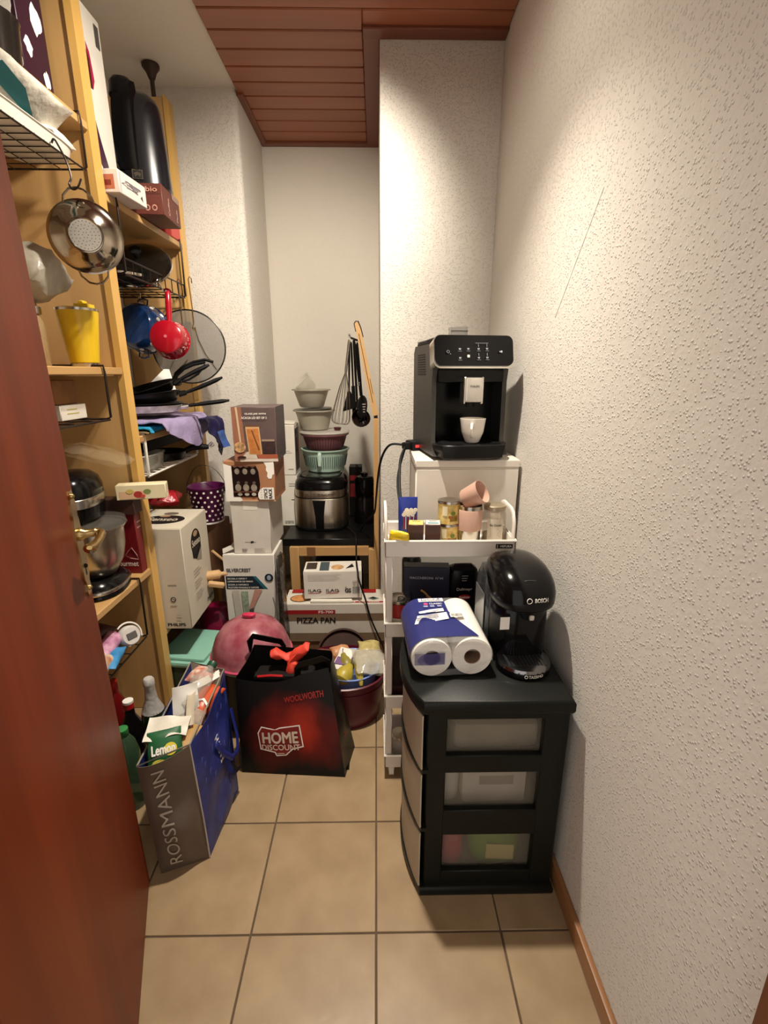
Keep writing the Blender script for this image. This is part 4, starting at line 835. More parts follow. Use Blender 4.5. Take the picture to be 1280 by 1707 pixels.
f = c.front; f.poly([(0, 0), (0, .222), (.04, .222), (.048, .02), (.05, 0)], M('#93624c', .5, 0, .12, 30, stretch=(8, 1, .5))); f.poly([(.016, .222), (.024, .222), (.033, .06), (.027, .05)], M('#c7b090', .4))
f.poly([(.022, 0), (.178, 0), (.178, .012), (.022, .012)], M('#d4c6b8', .5)); f.poly([(.1, .012), (.178, .012), (.178, .03), (.09, .03)], M('#a0553a', .5)); f.poly([(.025, .012), (.095, .012), (.085, .045), (.05, .04)], M('#c9bdae', .5))
f.poly([(.060, .030), (.115, .030), (.108, .148), (.052, .146)], M('#caa478', .3), 'printed_jar'); f.poly([(.065, .032), (.110, .032), (.104, .136), (.058, .134)], M('#b8733a', .5, 0, .2, 50), 'printed_pasta'); f.poly([(.075, .13), (.08, .13), (.106, .05), (.101, .045)], M('#6d4424', .5), 'printed_pasta'); f.rect(.05, .145, .11, .15, M('#6b4630', .5), 'printed_lid')
f.rect(.118, .035, .17, .085, M('#3a2a2a', .3, 0, .3, 60), 'printed_jar'); f.rect(.116, .084, .168, .092, M('#9a8672', .4), 'printed_lid')
f.disc(.025, .06, .024, .022, M('#b08a5e', .5, 0, .5, 90), 'printed_nuts'); f.disc(.03, .018, .018, .006, M('#3a1a12', .4))
f.text('GLASS JAR WITH', .055, .190, .14, .199, WHITEI); f.text('ACACIA LID SET OF 3', .04, .175, .142, .184, WHITEI)
c.right.rect(.0, .02, .2, .222, M('#4f4547', .5, 0, .3, 50, stretch=(1, .3, 6)))
# pink dome cover over a dark pot
pot = T('dark_pot', 'dark cooking pot with mint rim on the floor under the pink dome', 'pot', (-.487, 1.665, 0))
B().lathe([(0, 0), (.115, 0), (.125, .01), (.128, .26), (.132, .268), (.124, .268), (.118, .015), (0, .012)], 36).to('pot_body', M('#14110f', .35, 0, .2), pot)
B().lathe([(.124, .268), (.140, .27), (.146, .288), (.143, .289), (.136, .275), (.124, .274)], 40).to('mint_rim', M('#7fb8a8', .35), pot)
dm = T('pink_dome', 'translucent pink dome lid with knob resting on the dark pot', 'dome lid', (-.487, 1.665, .290))
B().lathe([(.150, 0), (.152, .003), (.149, .006), (.146, .03), (.130, .075), (.102, .112), (.06, .138), (.025, .147), (0, .148)], 40).to('dome', M('#94424e', .28, 0, .12, 22, alpha=.92, second='#b4717a'), dm)
B().lathe([(.1475, -.004), (.155, -.003), (.156, .003), (.150, .006)], 40).to('dome_rim', M('#c04a66', .3), dm)
B().loft([ring(0, 0, z, rx, ry, 16, 2.2) for z, rx, ry in ((.146, .012, .01), (.152, .012, .01), (.156, .026, .014), (.162, .026, .014), (.165, .02, .01))]).to('knob', M('#c02a50', .35), dm)

# ---- red and black shopping bag
wb = T('red_black_bag', 'black and red shopping bag standing on the tiles before the tub', 'shopping bag', (0, 0, 0))
rb = M('#0b0909', .33, 0, .1)
def redglow():
    m = bpy.data.materials.new('bag_print'); m.use_nodes = True; nt = m.node_tree; b = nt.nodes['Principled BSDF']; b.inputs['Roughness'].default_value = .45; b.inputs['Specular IOR Level'].default_value = .25
    tc = nt.nodes.new('ShaderNodeTexCoord'); n = nt.nodes.new('ShaderNodeTexNoise'); n.inputs['Scale'].default_value = 5; n.inputs['Detail'].default_value = 4
    mp = nt.nodes.new('ShaderNodeMapping'); mp.inputs['Scale'].default_value = (1.0, 1, .55); nt.links.new(tc.outputs['Object'], mp.inputs[0]); nt.links.new(mp.outputs[0], n.inputs['Vector'])
    d = nt.nodes.new('ShaderNodeVectorMath'); d.operation = 'DISTANCE'; d.inputs[1].default_value = (-.30, 1.37, .15); nt.links.new(tc.outputs['Object'], d.inputs[0])
    mr = nt.nodes.new('ShaderNodeMapRange'); mr.inputs[1].default_value = .04; mr.inputs[2].default_value = .22; mr.inputs[3].default_value = .22; mr.inputs[4].default_value = -.30; nt.links.new(d.outputs['Value'], mr.inputs[0])
    ad = nt.nodes.new('ShaderNodeMath'); ad.operation = 'ADD'; nt.links.new(n.outputs['Fac'], ad.inputs[0]); nt.links.new(mr.outputs[0], ad.inputs[1])
    r = nt.nodes.new('ShaderNodeValToRGB'); e = r.color_ramp.elements; e[0].position = .40; e[0].color = (.0035, .003, .003, 1); e[1].position = .86; e[1].color = (.45, .03, .012, 1); k = e.new(.6); k.color = (.10, .005, .004, 1)
    nt.links.new(ad.outputs[0], r.inputs[0]); nt.links.new(r.outputs[0], b.inputs['Base Color']); return m
GL = redglow()
FBL, FBR = Vector((-.470, 1.372, .0)), Vector((-.112, 1.345, .0)); FTL, FTR = Vector((-.475, 1.405, .352)), Vector((-.165, 1.43, .375))
BBL, BBR = Vector((-.425, 1.50, .0)), Vector((-.085, 1.485, .0)); BTL, BTR = Vector((-.44, 1.535, .40)), Vector((-.165, 1.53, .375))
def patch(p00, p10, p11, p01, bulge, amp, seed, nu=18, nv=16, dip=0.0):
    n = (p10-p00).cross(p01-p00).normalized()
    def fn(u, v):
        p = (p00*(1-u)+p10*u)*(1-v) + (p01*(1-u)+p11*u)*v
        e = math.sin(PI*u)**.6*math.sin(PI*min(v, .75))**.6 if 0 < u < 1 and v > 0 else 0
        q = p + n*(bulge*e + amp*e*noise.noise(p*9 + Vector((seed, 0, 0))))
        q.z -= dip*v**3*math.sin(PI*u)*(1 - .6/(1 + math.exp(-(u-.62)*16)))
        return q
    return fn
fp = patch(FBL, FBR, FTR, FTL, .009, .0025, 1, dip=.03)
B().grid(fp, 24, 22).to('front_panel', GL, wb, solid=.0015)
B().grid(patch(BBR, BBL, BTL, BTR, .006, .012, 2), 14, 12).to('back_panel', rb, wb, solid=.0015)
B().grid(patch(FBR, BBR, BTR, FTR, .004, .01, 3), 8, 14).to('gusset', rb, wb, solid=.0015)
B().grid(patch(BBL, FBL, FTL, BTL, -.004, .01, 4), 8, 14).to('gusset', rb, wb, solid=.0015)
B().box(-.46, -.10, 1.375, 1.49, .001, .004).to('base_panel', rb, wb)
def band(pts, w, name='handle', m=rb, th=.0022):
    """flat strap through points, w tall"""
    b = B(); ringz = []
    for i, p in enumerate(pts):
        p = Vector(p); q = Vector(pts[min(i+1, len(pts)-1)]) - Vector(pts[max(i-1, 0)]); q.normalize(); up = Vector((0, -.12, 1)) - q*Vector((0, -.12, 1)).dot(q); up.normalize(); n_ = q.cross(up)
        ringz.append([p-up*w/2-n_*th, p+up*w/2-n_*th, p+up*w/2+n_*th, p-up*w/2+n_*th])
    return b.loft(ringz).to(name, m, wb)
band([(-.452, 1.53, .378), (-.452, 1.53, .418), (-.44, 1.532, .435), (-.395, 1.533, .424), (-.345, 1.534, .412), (-.335, 1.534, .395), (-.335, 1.534, .365)], .022)
band([(-.272, 1.432, .335), (-.27, 1.43, .372), (-.262, 1.43, .385), (-.225, 1.43, .395), (-.185, 1.43, .408), (-.168, 1.43, .40), (-.165, 1.43, .36)], .022)
def fpat(u, v, h):
    p = fp(u/.358, v/.37); n = (FBR-FBL).cross(FTL-FBL).normalized(); return p + n*(h+.0026)
F_ = Face(wb, fpat); RD2 = M('#a3221c', .4)
F_.text('WOOLWORTH', .178, .278, .325, .302, RD2, bold=.02, name='printed_name')
fl_ = F_.poly([(.07, .165), (.085, .19), (.135, .178), (.15, .185), (.225, .190), (.23, .11), (.19, .10), (.165, .078), (.13, .075), (.125, .088), (.075, .10)], WHITEI, 'logo_border'); F_.poly([(.074, .164), (.087, .186), (.135, .174), (.15, .181), (.221, .186), (.226, .114), (.188, .104), (.163, .082), (.133, .079), (.128, .092), (.078, .104)], M('#7d1715', .4), 'logo_field')
F_.k += 5; SILV = M('#d8c8b8', .35, .2)
F_.text('HOME', .086, .125, .215, .170, SILV, bold=.035); F_.text('DISCOUNT', .082, .100, .218, .122, SILV, bold=.02); F_.lines(.135, .087, .16, 2, .006, .002, SILV, 0); F_.lines(.12, .176, .15, 1, .006, .003, RD2, 0)
gs = bilinear(wb, FBR, BBR, BTR, FTR, .16, .37, .003); gs.text('WOOLWORTH', .06, .10, .09, .28, RD2, turn=3)
# coral cloth sticking out of the bag
o = T('coral_cloth', 'coral red knotted cloth sticking out of the black bag', 'cloth', (-.29, 1.475, .39))
CO = M('#d9402c', .6, 0, .08)
B().loft([[Vector((x, .02*math.cos(a), z + r*math.sin(a)*.9)) for a in [2*PI*i/12 for i in range(12)]] for x, z, r in ((-.075, .01, .012), (-.06, .012, .02), (-.03, .0, .012), (-.01, -.005, .02), (.02, .012, .028), (.045, .03, .02), (.055, .034, .006))]).sub(1, .3).crumple(.008, 40).to('knot', CO, o)
B().tube([(-.005, -.005, -.005), (.002, -.02, -.02), (-.004, -.028, -.05), (-.012, -.02, -.085)], [.018, .02, .017, .008], 10, flat=.5).crumple(.004, 40).to('tail', CO, o)
B().tube([(.025, -.01, .03), (-.01, -.015, -.005), (-.02, -.022, -.045)], [.006, .012, .01], 8, flat=.5).to('tail', CO, o)
o = T('coral_garment', 'red edged dark cloth folded down inside the black bag', 'cloth', (-.32, 1.455, .30)); B().box(-.10, .10, -.03, .05, 0, .045, .015, 2).crumple(.012, 16).to('folds', M('#15100f', .8), o); B().tube([(-.085, -.032, .045), (-.04, -.036, .052), (.0, -.034, .048)], .004, 6).to('red_edge', RED, o)

# ---- drugstore bag, blue with brown ends
rbag = T('blue_brown_bag', 'full blue shopping bag with brown end panel beside the open door', 'shopping bag', (0, 0, 0))
BRN = M('#5d4f44', .5, 0, .08, 10); BLU = M('#14205e', .45, 0, .35, 26, .06, 60, second='#24337c'); TAN = M('#9b8c78', .6)
gB = [Vector((-.600, 1.02, 0)), Vector((-.482, 1.065, 0)), Vector((-.465, 1.30, 0)), Vector((-.60, 1.32, 0))]
gT = [Vector((-.612, 1.012, .370)), Vector((-.498, 1.068, .385)), Vector((-.515, 1.42, .375)), Vector((-.635, 1.45, .385))]
ep = patch(gB[0], gB[1], gT[1], gT[0], .016, .022, 7); B().grid(ep, 14, 18).to('end_panel', BRN, rbag, solid=.0015)
spn = patch(gB[1], gB[2], gT[2], gT[1], .014, .016, 8); B().grid(spn, 18, 18).to('side_panel', BLU, rbag, solid=.0015)
B().grid(patch(gB[2], gB[3], gT[3], gT[2], .004, .01, 9), 10, 14).to('end_panel', TAN, rbag, solid=.0015)
B().grid(patch(gB[3], gB[0], gT[0], gT[3], .004, .012, 10), 14, 14).to('side_panel', BLU, rbag, solid=.0015)
B().prism([(p.x, p.y) for p in gB], lambda u, v, h: Vector((u, v, h)), .002, .005).to('base_panel', BRN, rbag)
B().tube([p + Vector((0, 0, .001)) for p in gT], .0025, 6, close=True).to('top_seam', M('#8d8578', .6), rbag)
B().tube([gB[1] + Vector((.001, -.001, .002)), gB[1]*.66 + gT[1]*.34 + Vector((.004, -.004, 0)), gT[1]], .0022, 6).to('edge_seam', M('#b5ab9c', .6), rbag)
nE = (gB[1]-gB[0]).cross(gT[0]-gB[0]).normalized(); Fe = Face(rbag, lambda u, v, h: ep(u/.126, v/.37) + nE*(h+.003))
Fe.text('ROSSMANN', .028, .03, .060, .345, M('#b3a99c', .5), turn=1, bold=.0, name='printed_name')
nS = (gB[2]-gB[1]).cross(gT[1]-gB[1]).normalized(); Fs = Face(rbag, lambda u, v, h: spn(u/.24, v/.375) + nS*(h+.0012)); Fs.text('EARTH', .105, .20, .125, .275, WHITEI, turn=1, bold=.03)
rr = random.Random(3)
for i in range(26):
    u, v = .02+.2*rr.random(), .02+.32*rr.random(); Fs.poly([(u, v), (u+.004, v+.002), (u+.006+.004*rr.random(), v+.014), (u+.002, v+.012)], M('#3c4a94', .5), 'printed_leaf', h=.0008)
B().tube([(-.475, 1.19, .28), (-.466, 1.21, .23), (-.455, 1.25, .175), (-.45, 1.29, .165), (-.457, 1.32, .20), (-.478, 1.345, .28)], .010, 8, flat=.3).to('strap', M('#142270', .45), rbag)
B().tube([(-.457, 1.245, .165), (-.447, 1.255, .12), (-.442, 1.285, .11), (-.449, 1.305, .16)], .008, 8, flat=.3).to('strap_end', BLACKM, rbag)
# groceries in it
def sheet(name, label, p00, p10, p11, p01, m, seed, cat='paper', amp=.012):
    n_ = (Vector(p10)-Vector(p00)).cross(Vector(p01)-Vector(p00)).normalized(); a, b_, c_, d_ = map(Vector, (p00, p10, p11, p01))
    def fn(u, v):
        p = (a*(1-u)+b_*u)*(1-v)+(d_*(1-u)+c_*u)*v
        return p + n_*amp*(noise.noise(p*18+Vector((seed, 0, 0)))*1.6 + math.sin(PI*u)*.6)
    return B().grid(fn, 14, 10).to(name, m, label=label, cat=cat, solid=.001)
WPL = M('#ded8ca', .45, 0, .05, 20, .15, 50)
B().loft([ring(0, 0, z, rx, ry, 20, 3) for z, rx, ry in ((0, .045, .15), (.02, .05, .17), (.25, .045, .165), (.29, .03, .12))]).crumple(.014, 18).to('filled_bag', M('#a89d8c', .6, 0, .2), loc=(-.555, 1.22, .02), label='bundle of groceries filling the middle of the blue bag', cat='bundle')
sheet('paper_sheet', 'white crumpled wrapping laid across the front of the blue bag', (-.615, 1.055, .40), (-.52, 1.10, .385), (-.525, 1.16, .40), (-.63, 1.14, .42), WPL, 1, 'wrapping')
sheet('carrier_strap', 'long pale carrier strap hanging over the blue bag groceries', (-.575, 1.27, .41), (-.555, 1.28, .41), (-.512, 1.14, .395), (-.53, 1.13, .40), M('#b5a994', .5), 2, 'strap', .006)
sheet('white_folder', 'white folded card standing upright between bottles and bread', (-.60, 1.20, .33), (-.535, 1.24, .34), (-.545, 1.27, .435), (-.605, 1.235, .44), WHITEI, 3, 'card', .006)
sheet('white_strip', 'white card strip lying over the orange snack bag', (-.572, 1.30, .41), (-.518, 1.385, .40), (-.512, 1.37, .385), (-.555, 1.285, .40), WHITEI, 4, 'card', .004)
o = pillow('lemon_drink_pack', 'green lemon drink pack at the door end of the blue bag', (-.562, 1.066, .372), .085, .10, .03, M('#1e5a34', .35, 0, .1), (.9, .0, .35), crump=.003)
f = bilinear(o, (-.036, -.04, .0165), (.036, -.04, .0165), (.036, .035, .0165), (-.036, .035, .0165), .072, .075); f.disc(.05, .040, .016, .016, M('#dcc93a', .5)); f.text('Lemon', .004, .030, .062, .056, WHITEI, bold=.04); f.disc(.02, .012, .016, .008, M('#d8cf4a', .5)); f.rect(.05, .005, .066, .02, M('#dcc93a', .5))
o = T('clear_bottle', 'clear plastic bottle with green cap lying in the blue bag', 'bottle', (-.575, 1.235, .365), rot=(math.radians(-68), math.radians(10), math.radians(-12)))
B().lathe([(0, 0), (.03, 0), (.032, .004), (.032, .09), (.028, .11), (.014, .14), (.012, .15), (0, .151)], 22).to('bottle_body', M('#cfc9bd', .06, 0, .05, alpha=.35, coat=.5), o); B().lathe([(.013, .148), (.0145, .15), (.0145, .165), (0, .166)], 16).to('cap', M('#1f4a36', .4), o)
o = pillow('snack_bag', 'orange and red snack bag deep in the blue bag', (-.538, 1.285, .352), .07, .14, .05, M('#c4522a', .35, 0, .12, 30), (.2, .25, -.2), crump=.007); bilinear(o, (-.02, -.05, .026), (.03, -.05, .024), (.03, .0, .026), (-.02, .0, .028), .05, .05, .004).poly([(.0, .02), (.025, .035), (.05, .02), (.05, .028), (.025, .044), (.0, .028)], WHITEI)
o = pillow('dotted_pack', 'red and white patterned packet at far end of the blue bag', (-.565, 1.37, .385), .085, .07, .045, M('#c8452f', .4, 0, .5, 60, second='#e6dccb'), (.15, .1, -.3), crump=.005)
o = pillow('bread_roll_bag', 'tan paper bag bottom leaning beside the lemon pack', (-.516, 1.115, .36), .04, .10, .035, M('#b58c50', .6, 0, .12), (.2, .3, -.1), crump=.004)
o = pillow('silver_tray', 'clear glossy tray packed under the snack bag', (-.55, 1.22, .345), .08, .08, .045, M('#bdb6a8', .1, 0, .2, 30, .3, 50, alpha=.6), (.1, .1, 0), crump=.008)
# bottles on the floor by the shelf
def bottle(name, label, loc, prof, m, capprof, mc, capname='cap', band_=None):
    o = T(name, label, 'bottle', loc); B().lathe(prof, 24).to('bottle_glass', m, o); B().lathe(capprof, 20).to(capname, mc, o); return o
FOIL = M('#dedad4', .36, .35, .1, 40, .3, 60)
bottle('sparkling_wine_bottle', 'wine bottle with silver foil neck standing before the shelf', (-.787, 1.45, 0), [(0, 0), (.042, 0), (.044, .004), (.044, .16), (.036, .20), (.02, .235), (0, .236)], M('#1c2a18', .08, 0, .1, coat=.5), [(.037, .198), (.021, .24), (.0165, .29), (.019, .30), (.0185, .318), (.014, .325), (0, .326)], FOIL, 'foil')
o = bottle('dark_wine_bottle', 'dark bottle with red and white cap beside the foil neck bottle', (-.818, 1.365, 0), [(0, 0), (.036, 0), (.038, .004), (.038, .18), (.03, .215), (.016, .245), (.0145, .28), (0, .28)], M('#100c0c', .1, 0, .1, coat=.5), [(.0150, .272), (.016, .273), (.016, .298), (0, .30)], RED)
B().lathe([(.0162, .292), (.0165, .293), (.0162, .3005), (0, .3006)], 16).to('white_cap_top', WHITEI, o)
bottle('green_water_bottle', 'green plastic bottle with green cap nearest the door edge', (-.785, 1.255, 0), [(0, 0), (.038, 0), (.04, .005), (.038, .10), (.04, .19), (.03, .235), (.014, .262), (0, .263)], M('#3f5a40', .1, 0, .1, alpha=.75, coat=.4), [(.0155, .258), (.017, .26), (.017, .282), (0, .284)], M('#3c8a4c', .4))
bottle('red_bottle', 'dim red bottle standing behind the dark wine bottle', (-.90, 1.43, 0), [(0, 0), (.03, 0), (.032, .004), (.032, .24), (.014, .29), (0, .29)], M('#6d1414', .2, 0, .1), [(.014, .285), (.016, .288), (.016, .33), (0, .332)], M('#a3201c', .4))
# odds and ends below the shelf end
o = T('red_capped_bottle', 'red capped bottle neck rising beside the pink dome', 'bottle', (-.665, 1.60, 0)); B().lathe([(0, 0), (.028, 0), (.03, .004), (.03, .19), (.016, .235), (0, .235)], 20).to('bottle_body', M('#54100f', .3, 0, .1), o); B().lathe([(.017, .232), (.0195, .235), (.0195, .262), (.015, .265), (0, .2655)], 18).to('cap', M('#b03028', .35), o)
gb = T('green_storage_box', 'dark green storage box with pale mint lid below the tall cream box', 'storage box', (-.80, 1.885, 0), math.radians(-8))
B().box(-.115, .115, -.13, .13, 0, .165, .03, 3).to('box_body', M('#22382f', .4, 0, .06), gb)
B().box(-.12, .12, -.135, .135, .160, .186, .012, 2).box(-.105, .105, -.12, .12, .18, .20, .012, 2).to('lid', M('#8fc4b2', .4, 0, .04), gb)
B().loft([ring(0, 0, z, rx, ry, 24, 2.5) for z, rx, ry in ((0, .08, .07), (.01, .09, .08), (.2, .085, .075), (.255, .06, .05), (.265, .03, .025))]).crumple(.006, 16).to('magenta_bag', M('#7d0f36', .35, 0, .08), loc=(-.765, 2.12, 0), label='glossy magenta bag bundle between cream box and teal carton', cat='bag')
# ================================================================ shelving unit on the left wall
SF, SB = -.85, -1.148
P1a, P1b = 1.706, 1.755; P2a, P2b = 2.388, 2.435; P0a, P0b = 1.02, 1.06
SWZ = wood('#b58c58', '#c9a26a', 'z', .45, 2.0); SWY = wood('#b58d58', '#c79f69', 'y', .45, 2.0); EDGE = wood('#c59a52', '#d6ab62', 'z', .42, 2.0)
sh = T('shelving_unit', 'tall wooden shelving unit along the left wall, shelves full of kitchen things', 'shelf unit', (0, 0, 0))
for a, b_ in ((P0a, P0b), (P1a, P1b), (P2a, P2b)):
    pan = B().box(SB, SF-.022, a+.008, b_-.008, .0, 2.425, .003).to('side_panel', SWZ, sh)
    fr_ = B(); fr_.prism([(SF-.022, 0), (SF, 0), (SF, 2.41), (SF-.014, 2.428), (SF-.022, 2.428)], lambda u, v, h: Vector((u, h, v)), a, b_); fr_.to('front_post', EDGE, pan)
def board(y0_, y1_, z, name='shelf_board'):
    o = B().box(SB, SF-.002, y0_, y1_, z-.024, z, .003).to(name, SWY, sh); return o
S1a, S1b, S1c, S1d = 2.045, 1.349, .625, .09
S2a, S2b, S2c, S2d = 1.880, 1.112, .335, .02
for z in (S1a, S1b, S1c): board(P0b, P1a, z)
for z in (S2a, S2b, S2c): board(P1b, P2a, z)
b = B(); b.cyl((-.915, 2.412, 2.425), (-.915, 2.412, 2.505), .009, n=12).lathe([(.012, 2.49), (.022, 2.515), (.034, 2.53), (.034, 2.5405), (0, 2.5405)], 20, (-.915, 2.412, 0)); b.to('ceiling_brace', M('#3a2a20', .5, .3), sh)
# ---- bay one, top shelf
c = Carton('chocolate_box', 'dark purple box with white splotches on the top shelf', (-.985, 1.615, S1a+.001), .135, .12, .40, M('#2c0c22', .4, 0, .06))
rr = random.Random(8)
def blotch(f, u, v, r):
    n_ = 14; f.poly([(min(max(u + r*(.6+.6*rr.random())*math.cos(2*PI*i/n_)*.8, .001), .118 if f is c.right else .134), v + r*(.6+.6*rr.random())*math.sin(2*PI*i/n_)*1.25) for i in range(n_)], WHITEI, 'printed_patch')
for u, v, r in ((.078, .225, .036), (.107, .185, .022), (.03, .22, .026), (.035, .31, .034), (.095, .115, .038), (.118, .075, .018), (.05, .07, .028), (.025, .13, .024), (.09, .30, .034), (.06, .165, .022), (.115, .25, .018), (.11, .35, .022)): blotch(c.front, u, v, r*1.35)
for u, v, r in ((.03, .12, .02), (.08, .2, .03), (.04, .3, .025), (.09, .07, .018)): blotch(c.right, u, v, r)
for k in range(9): blotch(c.front, .02+.1*rr.random(), .06+.32*rr.random(), .016+.014*rr.random())
c.front.rect(.085, .005, .133, .045, M('#e3d6a8', .5))
o = T('glossy_black_pot', 'glossy dark steel bowl on the top shelf before the purple box', 'bowl', (-.93, 1.44, S1a+.001))
B().lathe([(0, 0), (.05, 0), (.065, .01), (.072, .09), (.075, .1), (.07, .1), (.06, .014), (0, .006)], 28).to('bowl_body', M('#3d3733', .12, .7, .15), o)
# wire basket hanging under the top shelf
def hang_basket(name, label, y0_, y1_, x0_, x1_, ztop, zbot, m, r=.0022, gap=.035, rim=0.0, front=True, group=None):
    o = T(name, label, 'wire basket', (0, 0, 0), group=group)
    for y in (y0_, y1_):
        B().tube([(x0_+.02, y, ztop+.004), (x1_-.05, y, ztop+.004), (x1_+.004, y, ztop+.004), (x1_+.006, y, ztop-.02), (x1_+.004, y, zbot+.006), (x1_-.01, y, zbot), (x0_, y, zbot)], r*1.25, 6).to('hanger', m, o)
    b = B()
    n_ = max(2, int((y1_-y0_)/gap))
    for i in range(1, n_): b.cyl((x0_, y0_+(y1_-y0_)*i/n_, zbot+.001), (x1_, y0_+(y1_-y0_)*i/n_, zbot+.001), r*.7, n=5)
    k_ = max(2, int((x1_-x0_)/.055))
    for i in range(k_+1): b.cyl((x0_+(x1_-x0_)*i/k_, y0_, zbot-.002), (x0_+(x1_-x0_)*i/k_, y1_, zbot-.002), r*(1.2 if i in (0, k_) else .7), n=5)
    b.to('wire_grid', m, o)
    if rim:
        b = B(); b.tube([(x1_, y0_, zbot+rim), (x1_, y1_, zbot+rim)], r, 5)
        for i in range(n_+1): b.cyl((x1_, y0_+(y1_-y0_)*i/n_, zbot), (x1_, y0_+(y1_-y0_)*i/n_, zbot+rim), r*.7, n=5)
        b.to('front_rail', m, o)
    return o
BK1 = 1.905
hang_basket('wire_basket', 'black wire basket hanging beneath the top shelf with bags inside', 1.14, 1.655, -1.12, -.85, S1a, BK1, WIREB, group='under shelf wire baskets')
o = T('foil_tray', 'long pale plastic tray in the upper black wire basket', 'tray', (-.945, 1.40, BK1+.0035))
B().loft([ring(0, 0, z, rx, ry, 24, 6) for z, rx, ry in ((0, .075, .225), (.004, .085, .235), (.03, .09, .242), (.032, .094, .246), (.034, .094, .246), (.033, .088, .24), (.008, .08, .228))]).to('tray_body', M('#d6d0c6', .35, 0, .04), o)
SHN = M('#cfccc6', .18, .4, .3, 40, .5, 50)
pillow('foil_bag', 'shiny silver bag bundle lying in the tray under top shelf', (-.945, 1.38, BK1+.045), .15, .36, .045, SHN, (0, 0, .05), crump=.012)
pillow('freezer_bag_roll', 'clear bag pack with teal stripe on the silver bundle', (-.866, 1.42, BK1+.078), .11, .33, .030, M('#d9d4c8', .15, 0, .1, 30, .4, 40, alpha=.9), (0, math.radians(-34), .03), crump=.004)
ob = bpy.data.objects['freezer_bag_roll']; bilinear(ob, (.042, -.14, -.0165), (-.02, -.14, -.018), (-.02, .06, -.018), (.042, .06, -.0165), .05, .15).poly([(0, .02), (.03, .0), (.05, .12), (.05, .15), (.025, .11), (.012, .09)], M('#0f6a70', .35), 'teal_stripe')
pillow('white_pack', 'flat white folded pack at the post end of the wire basket', (-.905, 1.575, BK1+.058), .10, .13, .04, WHITEC, (0, .3, .1), crump=.004)
# colander on a hook
hk = T('basket_hook', 'thin dark hook carrying the steel colander below the basket', 'hook', (-.80, 1.49, 1.812))
B().tube(cr([(-.055, .02, .103), (-.048, .02, .112), (-.038, .016, .10), (-.018, .008, .06), (-.008, .003, .02), (-.012, -.005, .0), (.0, -.012, -.014), (.014, -.012, -.008), (.022, -.006, .012)]), .0026, 6).to('hook_wire', WIREB, hk)
col = T('steel_colander', 'shiny steel colander with two wire handles hung from a hook', 'colander', (-.792, 1.492, 1.690), rot=(math.radians(94), math.radians(-4), math.radians(25)))
MIR = M('#a49a8c', .13, 1.0, .12, 14)
B().lathe([(0, .028), (.047, .028), (.053, .026), (.060, .020), (.068, .016), (.084, .003), (.095, -.010), (.106, -.012), (.106, -.014), (.093, -.0135), (.082, .0), (.066, .013), (.058, .017), (.051, .0235), (0, .0255)], 44).to('bowl_body', MIR, col)
B().lathe([(.044, .0285), (.046, .0305), (.049, .030), (.050, .027)], 40).to('base_ring', MIR, col)
b = B()
for rr_, n_ in ((.008, 6), (.018, 12), (.028, 18), (.038, 24)):
    for i in range(n_): b.sph((rr_*math.cos(2*PI*i/n_), rr_*math.sin(2*PI*i/n_), .0285), .0014, (1, 1, .5), 6)
b.to('strainer_holes', M('#2a2622', .6), col, kind='stuff')
for s_ in (1, -1): B().tube([(-.042, s_*.094, -.014), (-.038, s_*.112, -.014), (-.02, s_*.130, -.014), (0, s_*.135, -.014), (.02, s_*.130, -.014), (.038, s_*.112, -.014), (.042, s_*.094, -.014)], .0032, 8).to('handle', MIR, col)
col.scale = (.87, .87, .87)
# ---- bay one, middle shelf
o = T('yellow_tumbler', 'tall bright yellow tumbler standing near the front of the middle shelf', 'tumbler', (-.912, 1.60, S1b+.0008))
YEL = M('#d9b41a', .35, 0, .04)
B().lathe([(0, 0), (.038, 0), (.040, .003), (.0405, .010), (.0385, .012), (0, .012)], 28).to('steel_base', STEEL, o)
B().lathe([(.037, .011), (.041, .0125), (.058, .158), (.058, .162)], 32).to('yellow_sleeve', YEL, o)
B().lathe([(.056, .161), (.0585, .162), (.0585, .169), (.05, .172), (0, .171)], 28).to('lid', STEEL, o)
B().loft([[Vector((x, y, z)) for x, y in ((.005, -.02), (.045, -.02), (.045, .02), (.005, .02))] for z in (.17, .182)]).box(.012, .03, -.012, .012, .18, .192, .003).to('yellow_clip', YEL, o)
o = T('snack_jar', 'glass jar with brown contents behind the yellow tumbler, white papers stuck on', 'jar', (-.985, 1.47, S1b+.0008))
B().lathe([(0, 0), (.042, 0), (.045, .005), (.045, .12), (.038, .135), (.036, .14)], 28).to('jar_body', M('#b49a72', .1, 0, .1, alpha=.55, coat=.4), o); B().lathe([(0, .004), (.04, .005), (.041, .08), (0, .085)], 20).to('jar_filling', M('#7d5530', .8, 0, .25, 60), o); B().lathe([(.037, .14), (.042, .141), (.042, .16), (0, .162)], 24).to('jar_lid', STEEL, o)
f = wrap(o, .0455, .03, -PI/2-.2); f.poly([(.01, .045), (.035, .06), (.048, .03), (.03, .02)], WHITEI, 'torn_label'); f.poly([(.015, .0), (.04, .005), (.045, -.02), (.02, -.025)], WHITEI, 'torn_label')
o = pillow('grey_bag', 'crumpled grey translucent bag standing on jars on the middle shelf', (-.965, 1.505, S1b+.25), .13, .16, .15, M('#a9a294', .3, 0, .12, 20, .3, 40, alpha=.8), (0.2, .3, 0), crump=.016)
o = T('storage_canister', 'tall cream canister standing beside the snack jar at the door', 'canister', (-1.035, 1.545, S1b+.0008)); B().lathe([(0, 0), (.03, 0), (.033, .003), (.033, .165), (.035, .168), (.035, .185), (.03, .19), (0, .19)], 24).to('canister_body', M('#9d8f7a', .4), o)
